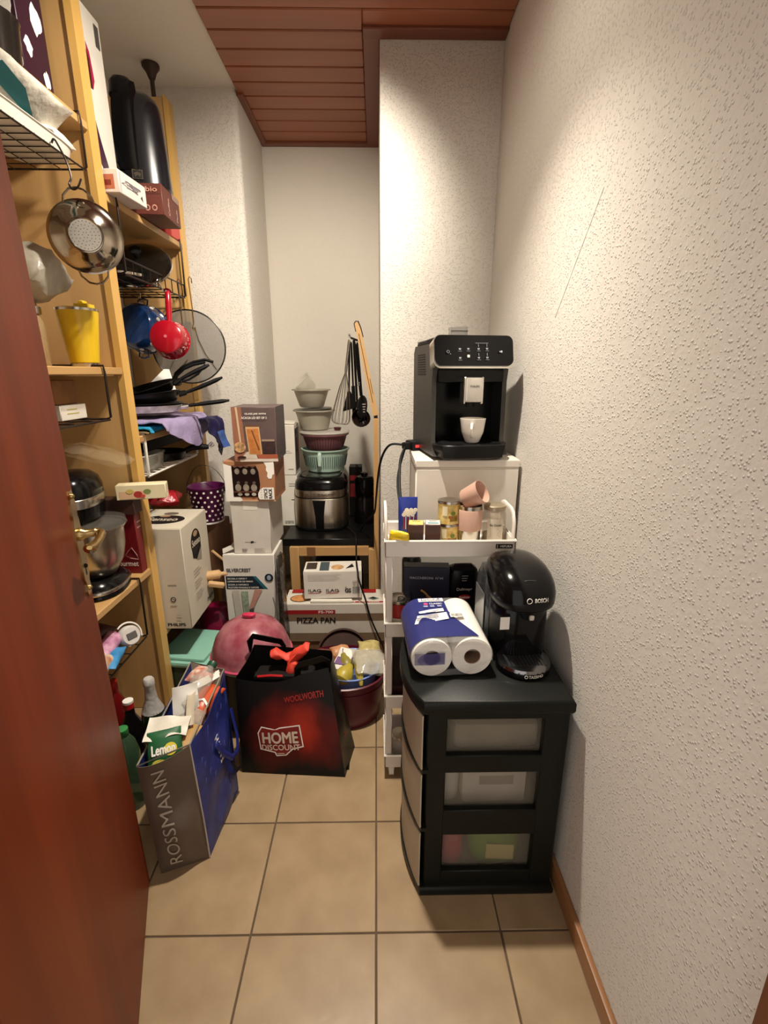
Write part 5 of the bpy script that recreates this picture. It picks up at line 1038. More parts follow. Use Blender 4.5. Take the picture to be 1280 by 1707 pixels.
hang_basket('small_wire_basket', 'black wire basket below the middle shelf holding two small boxes', 1.20, 1.578, -1.10, -.85, S1b, 1.190, WIREB, .003, .09, group='under shelf wire baskets')
c = Carton('white_small_box', 'small white and black box in the lower black wire basket', (-.965, 1.51, 1.1945), .095, .13, .045, M('#d8d1c5', .55), flaps=False); c.front.rect(.0, .0, .042, .045, INK); c.right.lines(.03, .03, .1, 2, .012, .003, M('#b6a95a', .5))
c = Carton('brown_photo_box', 'brown picture box stacked on the small white box', (-.982, 1.505, 1.2405), .10, .11, .07, M('#8a5a2c', .5, 0, .2, 30), flaps=False); c.front.rect(.0, .0, .05, .07, M('#3d2015', .4, 0, .5, 40)); c.front.rect(.055, .03, .095, .065, M('#b3712f', .5, 0, .3, 60)); c.front.rect(.052, .003, .098, .018, M('#d8a846', .5))
# ---- bay one, lower shelf: stand mixer, boxes
mx = T('stand_mixer', 'black stand mixer with steel bowl on the lower shelf behind the door handle', 'stand mixer', (-.955, 1.525, S1c+.0008), math.radians(10))
BM = M('#0d0c0d', .18, 0, .12, coat=.4)
B().loft([ring(-.01, 0, z, rx, ry, 32, 2.6) for z, rx, ry in ((0, .105, .115), (.006, .112, .122), (.03, .108, .118), (.05, .09, .10), (.056, .078, .09))]).to('base', BM, mx)
B().loft([ring(-.01, 0, z, rx, ry, 32, 2.6) for z, rx, ry in ((.018, .1125, .1225), (.022, .1135, .1235), (.028, .1115, .1215), (.03, .108, .118))]).to('base_trim', STEEL, mx)
MB_ = M('#beb7aa', .27, 1.0, .2, 8)
B().lathe([(0, .058), (.05, .058), (.062, .065), (.088, .11), (.098, .16), (.1, .218), (.106, .222), (.106, .228), (.1, .228), (.096, .16), (.085, .112), (.06, .07), (0, .064)], 40, (.015, -.01, 0)).to('mixing_bowl', MB_, mx)
B().lathe([(.104, .226), (.112, .23), (.108, .246), (.06, .252), (.045, .252)], 40, (.015, -.01, 0)).to('splash_guard', M('#cfcabf', .08, 0, .03, alpha=.09, coat=.2), mx)
B().loft([ring(-.085, .03, z, rx, ry, 24, 2.8) for z, rx, ry in ((.03, .05, .06), (.15, .04, .05), (.28, .05, .06))]).to('neck', BM, mx)
hd = []
for z, rx, ry in ((.252, .06, .085), (.262, .072, .10), (.305, .076, .108)): hd.append(ring(-.012, -.01, z, rx, ry, 32, 2.5))
B().loft(hd).to('motor_head_lower', BM, mx)
B().loft([ring(-.012, -.01, z, rx, ry, 32, 2.5) for z, rx, ry in ((.304, .077, .109), (.306, .0785, .111), (.332, .0785, .111), (.334, .077, .109))]).to('steel_band', STEEL, mx)
B().loft([ring(-.012, -.01, z, rx, ry, 32, 2.4) for z, rx, ry in ((.333, .077, .109), (.36, .076, .108), (.385, .068, .098), (.402, .048, .075), (.409, .02, .035))]).to('motor_head', BM, mx)
c = Carton('red_gourmet_box', 'dark red box with lettering behind the mixer against the post', (-.925, 1.678, S1c+.0008), .13, .044, .225, M('#6d0f16', .4, 0, .06), flaps=False)
c.front.text('gourmet', .04, .022, .122, .045, M('#d8c6bc', .5), bold=.02); b = B(); b.tube([c.front.fn(u, v, .002) for u, v in ((.095, .06), (.125, .055), (.122, .07), (.105, .10), (.09, .085), (.08, .07))], .0012, 5, close=True).to('printed_drawing', M('#b98a84', .5), c.root); c.right.lines(.01, .19, .04, 2, .02, .004, M('#c9a29c', .5))
c = Carton('brown_carton', 'dark brown carton lying on the red lettered box', (-.92, 1.672, S1c+.2265), .14, .055, .055, M('#3a2016', .6, 0, .1), flaps=False)
c = Carton('tea_box', 'small cream tea box with fruit print sticking out past the post', (-.825, 1.672, S1c+.2822), .16, .05, .052, M('#e0d3ae', .5, 0, .05), rz=math.radians(14), flaps=False)
f = c.front; f.rect(.01, .004, .09, .03, M('#d8b08a', .5)); f.disc(.07, .018, .014, .012, M('#a8322c', .5)); f.disc(.10, .028, .012, .008, M('#7d8a4a', .5)); f.disc(.045, .03, .012, .008, M('#c9b45a', .5)); f.disc(.085, .012, .008, .006, M('#c24a3a', .5)); c.right.lines(.008, .04, .042, 4, .008, .003, M('#c9b8a8', .5))
pillow('clear_wrapping', 'clear crinkled wrapping lying over the mixer head against the panel', (-.925, 1.615, S1c+.445), .20, .13, .05, M('#d6c4a4', .12, 0, .1, 30, .5, 40, alpha=.09), (0, .28, .15), cat='wrapping', crump=.014)
hang_basket('low_wire_basket', 'black wire basket below the lower shelf holding pink and blue packs', 1.18, 1.60, -1.10, -.85, S1c, .40, WIREB, .0028, .06, group='under shelf wire baskets')
o = T('white_whisk_head', 'round white kitchen gadget at the front of the low wire basket', 'gadget', (-.875, 1.53, .4415), rot=(math.radians(70), 0, math.radians(60)))
B().lathe([(0, -.02), (.03, -.02), (.036, -.012), (.036, .012), (.03, .02), (0, .02)], 24).to('gadget_body', M('#d6d0ca', .35), o); B().box(-.018, .018, -.012, .012, .0195, .0225, .002).to('grey_window', M('#5f5c5a', .3), o); B().tube([(.036*math.cos(t)*1.3, .036*math.sin(t)*1.3, 0) for t in [(-.4+2.6*i/12) for i in range(13)]], .003, 6).to('wire_arc', WHITEI, o)
pillow('pink_pack', 'pink striped packet lying in the low wire basket', (-.91, 1.46, .445), .06, .16, .045, M('#a8628a', .4, 0, .3, 40, second='#d9a6c0'), (.1, .2, .1), crump=.004)
pillow('blue_pack', 'light blue packet in front of the pink one', (-.875, 1.42, .425), .05, .13, .035, M('#3a8ac4', .4, 0, .2, 40), (0, .1, .2), crump=.004)
pillow('dark_pack', 'dark wine coloured packet at the back of the low basket', (-.98, 1.50, .455), .08, .15, .07, M('#3a1a24', .35, 0, .2), (0, .1, 0), crump=.006)
pillow('orange_pack', 'orange and clear packet at the door end of the low basket', (-.885, 1.36, .43), .06, .14, .05, M('#b5622c', .3, 0, .4, 40, second='#d8cbb8'), (0, .15, .1), crump=.006)
pillow('clear_pack', 'clear crinkled packet in the low basket under the white gadget', (-.88, 1.545, .418), .05, .09, .03, M('#b0a696', .1, 0, .2, 40, .4, 50, alpha=.7), (0, .1, -.1), crump=.006)

# ---- bay two, top shelf
c = Carton('tall_white_box', 'tall white box with purple curve beside the front post on top', (-.965, 1.868, S2a+.0008), .17, .108, .52, M('#d9d3c9', .5, 0, .03))
c.right.poly([(.0, .10), (.0, .22), (.022, .16), (.05, .10), (.095, .06), (.10, .015), (.045, .05)], M('#3a1430', .4), 'printed_curve'); c.right.poly([(.005, .42), (.02, .40), (.03, .33), (.015, .30), (.004, .32)], M('#9b1c40', .4)); c.right.poly([(0, .40), (.012, .38), (.012, .30), (0, .30)], M('#3a1a18', .4)); c.right.rect(.07, .44, .095, .50, M('#4a4644', .5))
o = T('black_gadget', 'black handled gadget wedged between tall white box and black jug', 'gadget', (-.955, 1.965, S2a+.0008))
B().box(-.05, .045, -.03, .03, 0, .085, .008, 2).to('grey_base', M('#4a4743', .4), o); B().tube([(.02, 0, .08), (.03, -.01, .13), (.035, .01, .17), (.02, .02, .22), (-.01, .025, .25)], [.02, .014, .022, .026, .012], 12).to('black_grip', BLACKM, o)
c = Carton('white_sketch_box', 'small white box with pencil drawing at the shelf front by the post', (-.838, 1.845, S2a+.0008), .075, .165, .066, M('#ddd3cc', .5, 0, .03), rz=math.radians(-4), flaps=False)
f = c.right; b = B()
for k in range(5): b.tube([f.fn(.02+.11*rr.random() + .012*math.cos(t), .018+.03*rr.random()*0 + .016 + .01*math.sin(t), .0015) for t in [2*PI*i/9 for i in range(7)]], .0008, 4)
b.to('pencil_drawing', M('#8a7f86', .5), c.root); f.poly([(.125, .02), (.14, .012), (.137, .03)], M('#4a4048', .5)); f.rect(.006, .004, .012, .06, M('#c9b9b4', .5)); c.front.rect(.02, .01, .06, .05, M('#b56a52', .5)); c.front.rect(.03, .02, .05, .035, M('#7d2f22', .5))
c = Carton('red_box', 'flat coral red box on the shelf behind the brown coffee box', (-.905, 2.318, S2a+.0008), .11, .10, .095, M('#c24a44', .5, 0, .04), flaps=False)
c = Carton('brown_coffee_box', 'brown printed box jutting over the shelf edge under the black jug', (-.845, 2.075, S2a+.0008), .155, .185, .098, M('#5c2b22', .5, 0, .08), rz=math.radians(3))
f = c.front; f.disc(.10, .022, .009, .01, M('#b98a7a', .5)); f.disc(.10, .022, .006, .006, M('#5c2b22', .5)); f.disc(.125, .022, .009, .01, M('#b98a7a', .5)); f.disc(.125, .022, .006, .006, M('#5c2b22', .5)); f.rect(.04, .066, .15, .067, M('#3d1a14', .5)); f.disc(.055, .045, .009, .009, M('#7d4a3e', .5)); f.text('bio', .10, .072, .14, .088, M('#c08a78', .5))
f = c.right; f.text('Coffee', .05, .012, .066, .07, M('#c9a090', .5), turn=1); f.text('Pads', .135, .012, .15, .055, M('#c9a090', .5), turn=1); f.rect(.10, .078, .175, .098, M('#8c7468', .5)); c.top.rect(.02, .01, .145, .05, M('#7a6258', .4))
jg = T('black_jug', 'big black glossy jug with grip handle on the brown box on top', 'jug', (-.858, 2.085, S2a+.1005), math.radians(16))
JB = M('#0b0b0c', .22, 0, .12, coat=.3)
b = B(); rows = []
for z, rx, ry, cy in ((0, .088, .078, 0), (.006, .094, .084, 0), (.12, .089, .079, .0), (.22, .083, .074, .002), (.265, .078, .069, .004), (.288, .068, .060, .006), (.302, .050, .045, .008), (.308, .020, .02, .008)): rows.append(ring(0, cy, z, rx, ry, 36, 2.5))
b.loft(rows).to('jug_body', M('#15151a', .27, .25, .12, coat=.4), jg)
b = B(); b.loft([[Vector((x, y, z)) for x, y in ((-.088*k, -.03), (-.078*k, -.074*k2), (-.01*k, -.090*k2), (.012*k, -.05))] for z, k, k2 in ((.045, .9, .98), (.08, 1.0, 1.0), (.16, 1.0, .98), (.25, .92, .94), (.305, .78, .80), (.322, .62, .66))]).to('grip_handle', JB, jg)
B().loft([ring(-.036, -.03, z, rx, ry, 20, 2.5) for z, rx, ry in ((.28, .044, .040), (.318, .040, .036), (.334, .028, .026), (.338, .014, .013))]).to('lid_knob', JB, jg)
jf = bilinear(jg, (-.03, -.0855, .016), (.005, -.0865, .016), (.005, -.085, .046), (-.03, -.084, .046), .035, .034); jf.poly([(0, 0), (.035, 0), (.035, .034), (0, .034)], CHROME, 'emblem_plate'); jf.poly([(.003, .003), (.032, .003), (.032, .031), (.003, .031)], INK, 'emblem_field'); jf.poly([(.006, .02), (.0175, .026), (.029, .02), (.026, .006), (.0175, .015), (.009, .006)], CHROME, 'emblem')
# black hanging rack with lids and hooked pans below
RK = 1.655
rk = hang_basket('lid_rack', 'black wire rack hanging beneath the upper shelf with glass lids', 1.81, 2.345, -1.12, -.85, S2a, RK, WIREB, .003, .06, rim=.05, group='under shelf wire baskets')
def glass_lid(name, label, loc, rot, r, group='pan lids on the rack'):
    o = T(name, label, 'lid', loc, rot=rot, group=group)
    B().lathe([(0, .035), (r*.5, .028), (r*.85, .012), (r*.97, .002)], 40).to('glass_dome', M('#131312', .06, 0, .1, alpha=.6, coat=.6), o)
    B().lathe([(r*.95, .003), (r, .002), (r*1.01, -.006), (r*.98, -.008), (r*.95, -.002)], 40).to('steel_rim', CHROME, o)
    B().lathe([(0, .034), (.012, .036), (.01, .05), (.022, .058), (.022, .066), (0, .07)], 20).to('knob', BLACKM, o)
glass_lid('glass_cover', 'glass pan lid with steel rim leaning on the black rack', (-.945, 2.15, RK+.095), (math.radians(48), math.radians(12), 0), .122)
glass_lid('glass_cover', 'second steel rimmed lid lying lower on the black rack', (-.965, 1.96, RK+.030), (math.radians(4), math.radians(3), 0), .105)
o = T('black_pan', 'flat black pan lying at the bottom of the lid rack', 'pan', (-.985, 1.99, RK+.005)); B().lathe([(0, 0), (.115, 0), (.13, .014), (.127, .014), (.113, .003), (0, .003)], 36).to('pan_body', BLACKM, o)
# polka dot lid-pot, red saucepan, splatter screen
pt_ = T('dotted_blue_pot', 'blue enamel pot with white dots hanging in the upper bay', 'pot', (-.985, 2.20, 1.512), rot=(math.radians(80), math.radians(0), math.radians(-10)))
ENB = M('#12305c', .15, 0, .08, coat=.4)
B().lathe([(0, .07), (.075, .068), (.088, .055), (.094, .03), (.098, -.02), (.101, -.022), (.101, -.026), (.095, -.024), (.085, .05), (0, .062)], 40).to('pot_body', ENB, pt_)
b = B()
def on_pot(a, z):
    r = .0945 + (.03-z)*.08 if z < .04 else .09 - (z-.04)*.3
    return Vector((r*math.cos(a), r*math.sin(a), z)), Vector((math.cos(a), math.sin(a), .15))
for j, z in enumerate((-.004, .034)):
    for i in range(11):
        p_, n_ = on_pot(2*PI*(i+.5*(j % 2))/11, z); t1 = n_.cross(Vector((0, 0, 1))).normalized(); t2 = n_.cross(t1).normalized(); n_.normalize()
        b.loft([[p_ + (t1*math.cos(q)+t2*math.sin(q))*.0088 + n_*h for q in [2*PI*k/10 for k in range(10)]] for h in (-.001, .0018)])
for r_, n_ in ():
    for i in range(n_):
        c_ = Vector((r_*math.cos(2*PI*i/n_+.3), r_*math.sin(2*PI*i/n_+.3), .0695)); b.loft([[c_ + Vector((.0075*math.cos(q), .0075*math.sin(q), h)) for q in [2*PI*k/10 for k in range(10)]] for h in (-.001, .0013)])
b.to('white_dots', WHITEI, pt_, kind='stuff')
for s_ in (1, -1): B().tube([(-.02, s_*.094, 0), (-.022, s_*.115, .0), (0, s_*.122, 0), (.022, s_*.115, 0), (.02, s_*.094, 0)], .0035, 8).to('handle', ENB, pt_)
B().tube(cr([(-.985, 2.21, RK+.002), (-.985, 2.21, RK-.01), (-.985, 2.205, RK-.02), (-.985, 2.198, RK-.026), (-.985, 2.19, RK-.018)]), .002, 6).to('s_hook', CHROME, label='small steel hook above the dotted blue pot', cat='hook')
rp = T('red_saucepan', 'small red saucepan hanging by its handle from the lid rack', 'saucepan', (-.815, 2.035, 1.460), rot=(math.radians(80), math.radians(0), math.radians(4)))
REDE = M('#a50f22', .2, 0, .06, coat=.3)
B().lathe([(0, .045), (.055, .044), (.062, .038), (.068, .0), (.072, -.022), (.074, -.024), (.072, -.026), (.066, -.02), (.06, .03), (0, .038)], 36).to('pan_body', REDE, rp)
B().tube([(0, .066, -.008), (0, .085, -.010), (0, .14, -.012), (0, .18, -.012), (0, .193, -.012)], [.010, .011, .012, .011, .005], 12).to('handle', REDE, rp)
B().tube([(.012*math.cos(t), .186+.0*t+.006*math.sin(t), -.012+.010*math.sin(t)) for t in [2*PI*i/12 for i in range(12)]], .0025, 5, close=True).to('hang_ring', M('#5c0a14', .3), rp)
pw = Face(rp, lambda u, v, h: Vector(((.0695+h+.06*v*0)*math.cos(u/.07), (.0695+h)*math.sin(u/.07), .0+v)))
rr2 = random.Random(5); b = B()
for i in range(46):
    u = rr2.uniform(-.12, .16); v = rr2.uniform(-.016, .018); q = [(u+.0035*math.cos(a+u*40)*rr2.uniform(.5, 1.2), v+.0035*math.sin(a+u*40)*rr2.uniform(.4, 1.2)) for a in (0, 2.1, 4.2)]
    b.prism(q, lambda u_, v_, h: Vector(((.0685-(v_*.17)+h)*math.cos(u_/.07), (.0685-(v_*.17)+h)*math.sin(u_/.07), v_)), .0002, .0012)
b.to('white_pattern', M('#d8b8b8', .5), rp, kind='stuff', smooth=False)
B().lathe([(0, .0452), (.006, .0452), (.006, .0462), (0, .0465)], 14).to('base_mark', M('#c96a74', .4), rp)
B().tube(cr([(-.848, 2.048, 1.652), (-.846, 2.048, 1.664), (-.838, 2.048, 1.668), (-.832, 2.048, 1.658), (-.826, 2.05, 1.642), (-.818, 2.05, 1.634), (-.812, 2.05, 1.640)]), .002, 6).to('s_hook', CHROME, label='small steel hook carrying the red saucepan', cat='hook')
sp = T('splatter_screen', 'large round mesh splatter screen hanging from two long wires', 'splatter screen', (-.845, 2.32, 1.445), rot=(math.radians(86), 0, math.radians(8)))
RS = .158
def weave():
    m = bpy.data.materials.new('fine_mesh'); m.use_nodes = True; b = m.node_tree.nodes['Principled BSDF']; b.inputs['Base Color'].default_value = (.30, .28, .25, 1); b.inputs['Metallic'].default_value = .6; b.inputs['Roughness'].default_value = .45; b.inputs['Alpha'].default_value = .5; return m
B().lathe([(0, .0005), (RS, .0005), (RS, -.0005), (0, -.0005)], 64).to('mesh_disc', weave(), sp)
B().tube([(RS*math.cos(2*PI*i/64), RS*math.sin(2*PI*i/64), 0) for i in range(64)], .0032, 8, close=True).to('rim', M('#3a3632', .3, .8), sp)
for x, y1 in ((-.018, .29), (.030, .30)):
    B().tube([(x+.004, .075, .006), (x-.006, .085, .006), (x, .10, .006), (x, .16, .008), (x-.004, y1-.06, .01), (x-.006, y1-.02, .012), (x, y1-.008, .014), (x+.008, y1-.016, .014), (x+.008, y1-.035, .012)], .0022, 6).to('hanging_wire', M('#a08a70', .3, .9), sp)
B().tube([(.034, .085, .006), (.045, .03, .008), (.07, -.03, .008), (.115, -.10, .005)], .0026, 6).to('leg_wire', M('#b5a694', .25, .9), sp)
B().tube([(-.07, -.06, .007), (-.09, -.095, .005), (-.1, -.115, .004)], .0024, 6).to('leg_wire', M('#b5a694', .25, .9), sp)
B().tube([(-.01, -.055, .007), (-.05, -.10, .007), (-.06, -.115, .004)], .0024, 6).to('leg_wire', M('#b5a694', .25, .9), sp)
# ---- bay two, middle shelf: cloths and frying pans
def fry(name, label, loc, rot, r, h_, m, hl, hcurve, hm=None, steelband=False):
    o = T(name, label, 'frying pan', loc, rot=rot, group='frying pans on the middle shelf')
    B().lathe([(0, 0), (r*.8, 0), (r*.84, .003), (r*.98, h_), (r, h_+.001), (r*.985, h_+.003), (r*.96, h_+.001), (r*.8, .006), (0, .004)], 44).to('pan_body', m, o)
    if steelband: B().lathe([(r*.86, .004), (r*.975, h_-.006), (r*.985, h_-.006), (r*.87, .003)], 44).to('steel_side', M('#c9c4bb', .35, .3, .35, 26), o)
    pts = [(r*.93, 0, h_*.6)] + [(r+hl*t, 0, h_*.6+hcurve(t)) for t in (.08, .25, .45, .65, .85, 1.0)]
    B().tube(pts, [.009, .008, .010, .012, .0125, .012, .006], 10, flat=.75).to('handle', hm or BLACKM, o)
    B().cyl((r*.93, 0, h_*.6), (r+.02, 0, h_*.6+hcurve(.1)), .013, .010, 12).to('handle_collar', m if not steelband else CHROME, o)
    return o
CLV = M('#a596bd', .85, 0, .1, 20, .3, 120)
def drape(name, label, y0_, y1_, x0_, xe, drop, m, z, seed, amp=.008, tip=.5, zl=.004):
    """cloth lying on the shelf and hanging over its front edge"""
    def fn(u, v):
        y = y0_ + (y1_-y0_)*v; s_ = u*(xe-x0_+drop); flat_ = xe - x0_
        k = 1 - abs(v-tip)/max(tip, 1-tip)
        if s_ < flat_: p = Vector((x0_+s_, y, z))
        else: q = (s_-flat_)*(.25+.95*k); p = Vector((xe + .012*min(1, q/.02) + .01*math.sin(v*9+seed), y, z - q))
        return p + noise.noise_vector(p*22 + Vector((seed, 0, 0)))*amp
    return B().grid(fn, 18, 22).to(name, m, label=label, cat='cloth', solid=zl, group='cloths on the middle shelf')
drape('teal_cloth', 'turquoise cloth end showing under the lavender cloth', 1.80, 1.95, -1.08, -.842, .02, M('#1f8fb8', .8, 0, .15, 20, .3, 100), S2b+.024, 1, .005, .3)
drape('sack_cloth', 'mottled beige cloth lowest on the middle shelf of pans', 1.785, 2.20, -1.10, -.842, .012, M('#8d7c5c', .9, 0, .3, 50, .4, 100), S2b+.012, 2, .004, .8)
drape('lavender_cloth', 'lavender cloth draped over the shelf edge beneath the frying pans', 1.84, 2.33, -1.08, -.80, .115, CLV, S2b+.042, 3, .008, .62)
drape('navy_cloth', 'navy purple cloth hanging lowest over the far shelf edge', 2.20, 2.375, -1.02, -.755, .155, M('#1e1846', .6, 0, .3, 20, .2, 80), S2b+.022, 4, .010, .75)
sheet('blue_label_cloth', 'small blue satin tag hanging from the navy cloth', (-.735, 2.255, 1.07), (-.715, 2.30, 1.075), (-.70, 2.33, .995), (-.725, 2.30, .99), M('#4a6ab0', .4, 0, .2), 5, 'tag', .006)
SRF = M('#141312', .3, 0, .15)
fry('steel_frying_pan', 'steel sided frying pan at the bottom of the pan stack', (-.955, 2.055, S2b+.064), (0, math.radians(0), math.radians(12)), .150, .036, SRF, .185, lambda t: .022*t, steelband=True)
fry('black_frying_pan', 'black frying pan resting tilted in the steel sided pan', (-.945, 2.05, S2b+.095), (0, math.radians(-7), math.radians(14)), .142, .040, SRF, .175, lambda t: .045*t**1.2)
fry('small_frying_pan', 'uppermost black pan of the pan stack with steep handle', (-.94, 2.055, S2b+.128), (math.radians(6), math.radians(-15), math.radians(18)), .125, .034, SRF, .15, lambda t: .035*t**.7)
hw = T('pan_loop_handles', 'pair of curved black loop grips lying on the pan stack', 'grips', (-.80, 2.135, S2b+.18), math.radians(14))
for k, (dy, h_) in enumerate(((-.03, .0), (.012, .012), (.045, .004))):
    B().tube([(-.06, dy, -.005), (-.045, dy, .025+h_), (-.015, dy+.005, .052+h_), (.03, dy+.01, .072+h_), (.075, dy+.012, .082+h_)] + ([(.11, dy+.01, .085)] if k == 1 else []), .0085, 10, flat=.7).to('grip', BLACKM, hw)
B().tube([(-.05, .05, -.002), (.0, .055, .012), (.04, .05, .035), (.075, .045, .075)], .005, 8).to('grip', BLACKM, hw)
B().box(-.08, -.03, -.03, .055, -.012, .005, .005).to('grip_base', BLACKM, hw)
sheet('white_paper', 'white paper sheet propped behind the pan stack', (-1.03, 2.20, S2b+.14), (-.90, 2.26, S2b+.14), (-.93, 2.28, S2b+.235), (-.95, 2.27, S2b+.235), WHITEI, 6, 'paper', .003)
o = T('black_trinket', 'small black trinket standing near the post on middle shelf', 'trinket', (-.955, 1.83, S2b+.036)); B().box(-.03, .02, -.018, .02, 0, .03, .004).to('trinket_base', M('#cfc6b4', .5), o); B().box(-.028, .02, -.015, .018, .0295, .062, .005).cyl((-.005, 0, .06), (-.005, 0, .075), .006).to('trinket_top', BLACKM, o)
o = T('silver_bird_clip', 'small silver shelf clip with white fold on the wood panel', 'clip', (-.945, 2.372, 1.39)); B().sph((0, -.004, 0), .012, (2.4, 1, .8), 14).to('clip_body', STEEL, o); B().loft([[Vector((-.012, -.006, .006)), Vector((.014, -.006, .008)), Vector((.0, .004, .034))], [Vector((-.012, -.002, .006)), Vector((.014, -.002, .008)), Vector((.0, .008, .034))]]).to('white_fold', WHITEI, o)
# white wire basket below the middle shelf
wbk = hang_basket('white_wire_basket', 'white wire basket hanging beneath the shelf of frying pans', 1.80, 2.31, -1.10, -.86, S2b, .958, WIREW, .004, .045, rim=.0, group='under shelf wire baskets')
b = B()
for x in (-.86, -.915, -.97, -1.03): b.cyl((x, 1.80, .958), (x, 1.80, 1.085), .002, n=5)
b.cyl((-1.08, 1.80, 1.03), (-.855, 1.80, 1.03), .002, n=5).cyl((-1.08, 1.80, 1.085), (-.855, 1.80, 1.085), .0025, n=5); b.to('end_grid', WIREW, wbk)
o = T('glass_dish', 'clear glass dish standing in the white wire basket', 'dish', (-.945, 1.92, .9625)); B().loft([ring(0, 0, z, rx, ry, 24, 4) for z, rx, ry in ((0, .07, .08), (.004, .074, .085), (.06, .082, .095), (.063, .085, .098), (.066, .085, .098), (.064, .08, .092), (.008, .072, .082))]).to('dish_body', M('#c9c9bc', .08, 0, .05, alpha=.4, coat=.4), o)
o = T('folded_black_pan', 'black pan with silver tipped handle behind the glass dish', 'pan', (-.955, 2.16, .9625)); B().lathe([(0, 0), (.09, 0), (.105, .035), (.102, .035), (.088, .004), (0, .004)], 36).to('pan_body', SRF, o)
B().tube([(.09, .02, .03), (.12, .03, .045), (.16, .045, .048), (.19, .055, .045)], [.012, .013, .014, .010], 10).to('handle', BLACKM, o); B().cyl((.19, .055, .05), (.205, .06, .066), .006, n=10).cyl((.195, .06, .045), (.212, .066, .055), .005, n=10).to('silver_tip', CHROME, o)
o = T('black_tray', 'black baking tray filling the dark top of the white basket', 'tray', (-.99, 2.08, 1.03)); B().box(-.10, .09, -.19, .20, 0, .05, .01, 2).to('tray_body', BLACKM, o)
# spotted bucket
bk = T('spotted_bucket', 'small purple bucket with white dots and wire bail behind the cream box', 'bucket', (-.790, 2.20, .660), math.radians(10))
BP = M('#4e1040', .3, 0, .08)
B().lathe([(0, 0), (.062, 0), (.064, .004), (.082, .165), (.0845, .168), (.083, .172), (.079, .168), (.061, .008), (0, .006)], 40).to('bucket_body', BP, bk)
B().lathe([(.0625, -.001), (.0655, .0), (.0655, .007), (.063, .008)], 36).to('white_hem', WHITEI, bk)
b = B()
for j in range(7):
    z = .02 + .022*j; r = .0644 + (.082-.0644)*z/.165
    for i in range(16):
        a = 2*PI*(i+.5*(j % 2))/16; n_ = Vector((math.cos(a), math.sin(a), 0)); p_ = n_*r + Vector((0, 0, z)); t1 = Vector((-n_.y, n_.x, 0)); t2 = Vector((n_.x*.1, n_.y*.1, 1))
        b.loft([[p_ + (t1*math.cos(q)+t2*math.sin(q))*.0052 + n_*h for q in [2*PI*k/8 for k in range(8)]] for h in (-.0008, .0012)])
b.to('white_dots', WHITEI, bk, kind='stuff')
B().tube(cr([(-.084, 0, .155), (-.08, .0, .19), (-.05, .01, .245), (-.02, .015, .262), (.02, .015, .258), (.055, .01, .23), (.08, 0, .19), (.084, 0, .155)]), .0018, 6).to('bail', WIREB, bk)
for s_ in (1, -1): B().box(s_*.083-.004, s_*.083+.004, -.008, .008, .14, .165, .002).to('bail_ear', BP, bk)
c = Carton('kraft_carton', 'plain brown carton that carries the spotted purple bucket', (-.835, 2.225, S2c+.0008), .22, .13, .322, M('#6d4a30', .8, 0, .1), flaps=False)
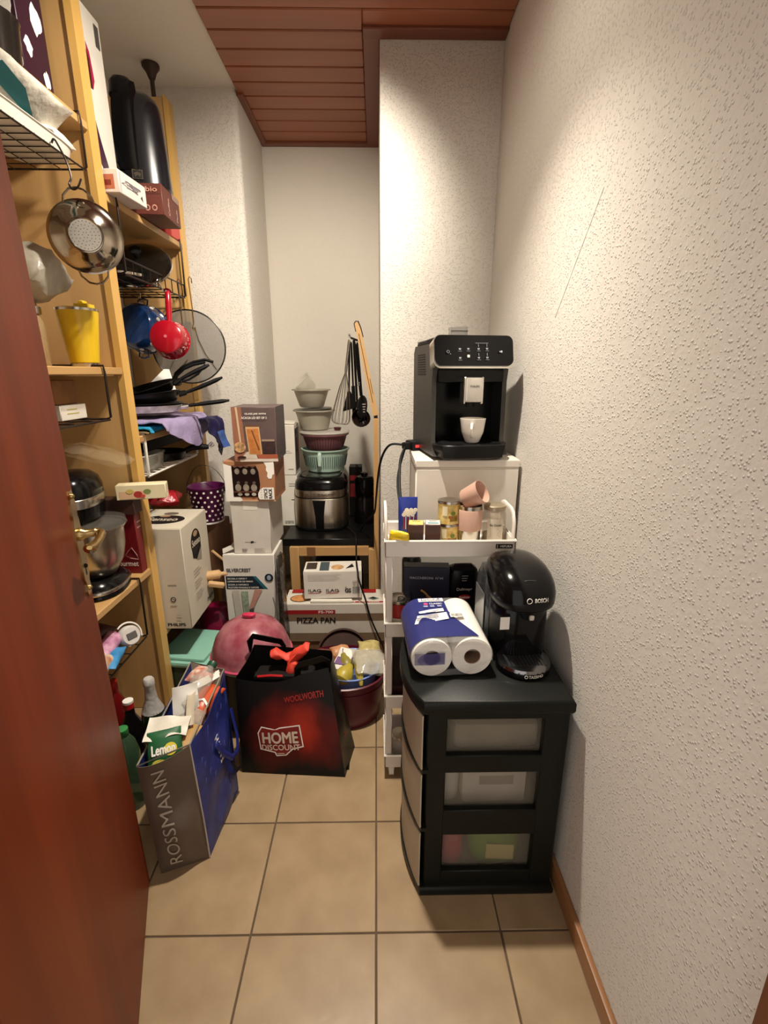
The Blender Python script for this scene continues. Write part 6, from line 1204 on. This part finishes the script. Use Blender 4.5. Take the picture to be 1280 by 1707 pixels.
# cream coffee pod machine box jutting from the shelf
c = Carton('cream_machine_box', 'tall cream carton with dark logos jutting out below the white basket', (-.872, 1.905, S2c+.0008), .245, .28, .424, M('#cfc6b4', .6, 0, .04, 5))
f = c.right; f.disc(.135, .325, .052, .056, M('#221d1c', .5), n=26); f.text('Senseo', .092, .312, .180, .342, M('#d6ccba', .5), bold=.02); f.poly([(.088, .305), (.135, .285), (.184, .312), (.184, .285), (.135, .25), (.09, .27)], M('#0f0d0d', .5), 'printed_band'); f.poly([(.125, .25), (.186, .292), (.178, .235)], M('#8f857a', .5), 'printed_band'); f.disc(.135, .362, .022, .012, M('#a8876a', .5))
for k, v in enumerate((.215, .165, .115)): f.lines(.075, v, .16, 3, .013, .0022, M('#8a8174', .6))
f.text('PHILIPS', .19, .028, .262, .046, INK, bold=.03)
f = c.top; f.disc(.13, .12, .085, .06, M('#221d1c', .5), n=28); f.text('Senseo', .07, .10, .19, .145, M('#d6ccba', .5), bold=.02); f.disc(.13, .205, .03, .018, M('#6d5f52', .5)); f.disc(.12, .165, .022, .012, M('#a8876a', .5))
f = c.front; f.text('PHILIPS', .15, .012, .222, .026, INK, bold=.03); f.lines(.17, .19, .21, 1, .01, .003, M('#8a8174', .6)); f.lines(.17, .10, .2, 1, .01, .003, M('#8a8174', .6)); f.disc(.185, .13, .011, .011, M('#4a4440', .5)); f.disc(.185, .13, .007, .007, M('#cfc6b4', .5)); f.poly([(.178, .134), (.192, .127), (.192, .13), (.178, .137)], M('#4a4440', .5)); f.lines(.19, .06, .21, 2, .014, .003, M('#b3a998', .6))
o = pillow('red_crackle_bag', 'crackling red foil bag on the cream box behind its logo', (-.945, 2.10, .80), .13, .13, .07, M('#a01a26', .25, 0, .2, 30, .4, 60), (.1, .1, .3), crump=.012)
# round boards and rolling pin beside the box tower
o = T('round_wood_board', 'pale round wooden board standing behind the spotted bucket carton', 'board', (-.735, 2.345, .44), rot=(math.radians(84), 0, math.radians(24)))
B().lathe([(0, 0), (.138, 0), (.141, .003), (.141, .013), (.138, .016), (0, .016)], 44, (0, 0.02, 0)).to('board_body', wood('#b98d5e', '#cda474', 'y', .5), o)
o = T('rolling_pin', 'wooden rolling pin poking out between cream box and teal carton', 'rolling pin', (-.72, 2.0, .47), rot=(0, math.radians(86), math.radians(10)))
PW = wood('#c29a6c', '#d6b080', 'z', .5); B().lathe([(0, -.10), (.018, -.098), (.02, -.09), (.02, .02), (.012, .026), (.009, .03), (.012, .05), (.008, .062), (0, .065)], 20).to('pin_body', PW, o)
o = T('wooden_spoon', 'slim wooden spoon handle leaning against the round board', 'spoon', (-.71, 2.10, .50), rot=(math.radians(16), math.radians(-38), 0))
B().tube([(0, 0, -.09), (0, 0, 0), (0, 0, .07)], [.006, .006, .007], 8).to('spoon_handle', PW, o)
o = T('wood_block', 'small pale wooden piece just under the rolling pin', 'wood piece', (-.70, 1.99, .425), rot=(.2, .3, .4)); B().box(-.05, .02, -.012, .012, -.012, .012, .005).to('block_body', PW, o)
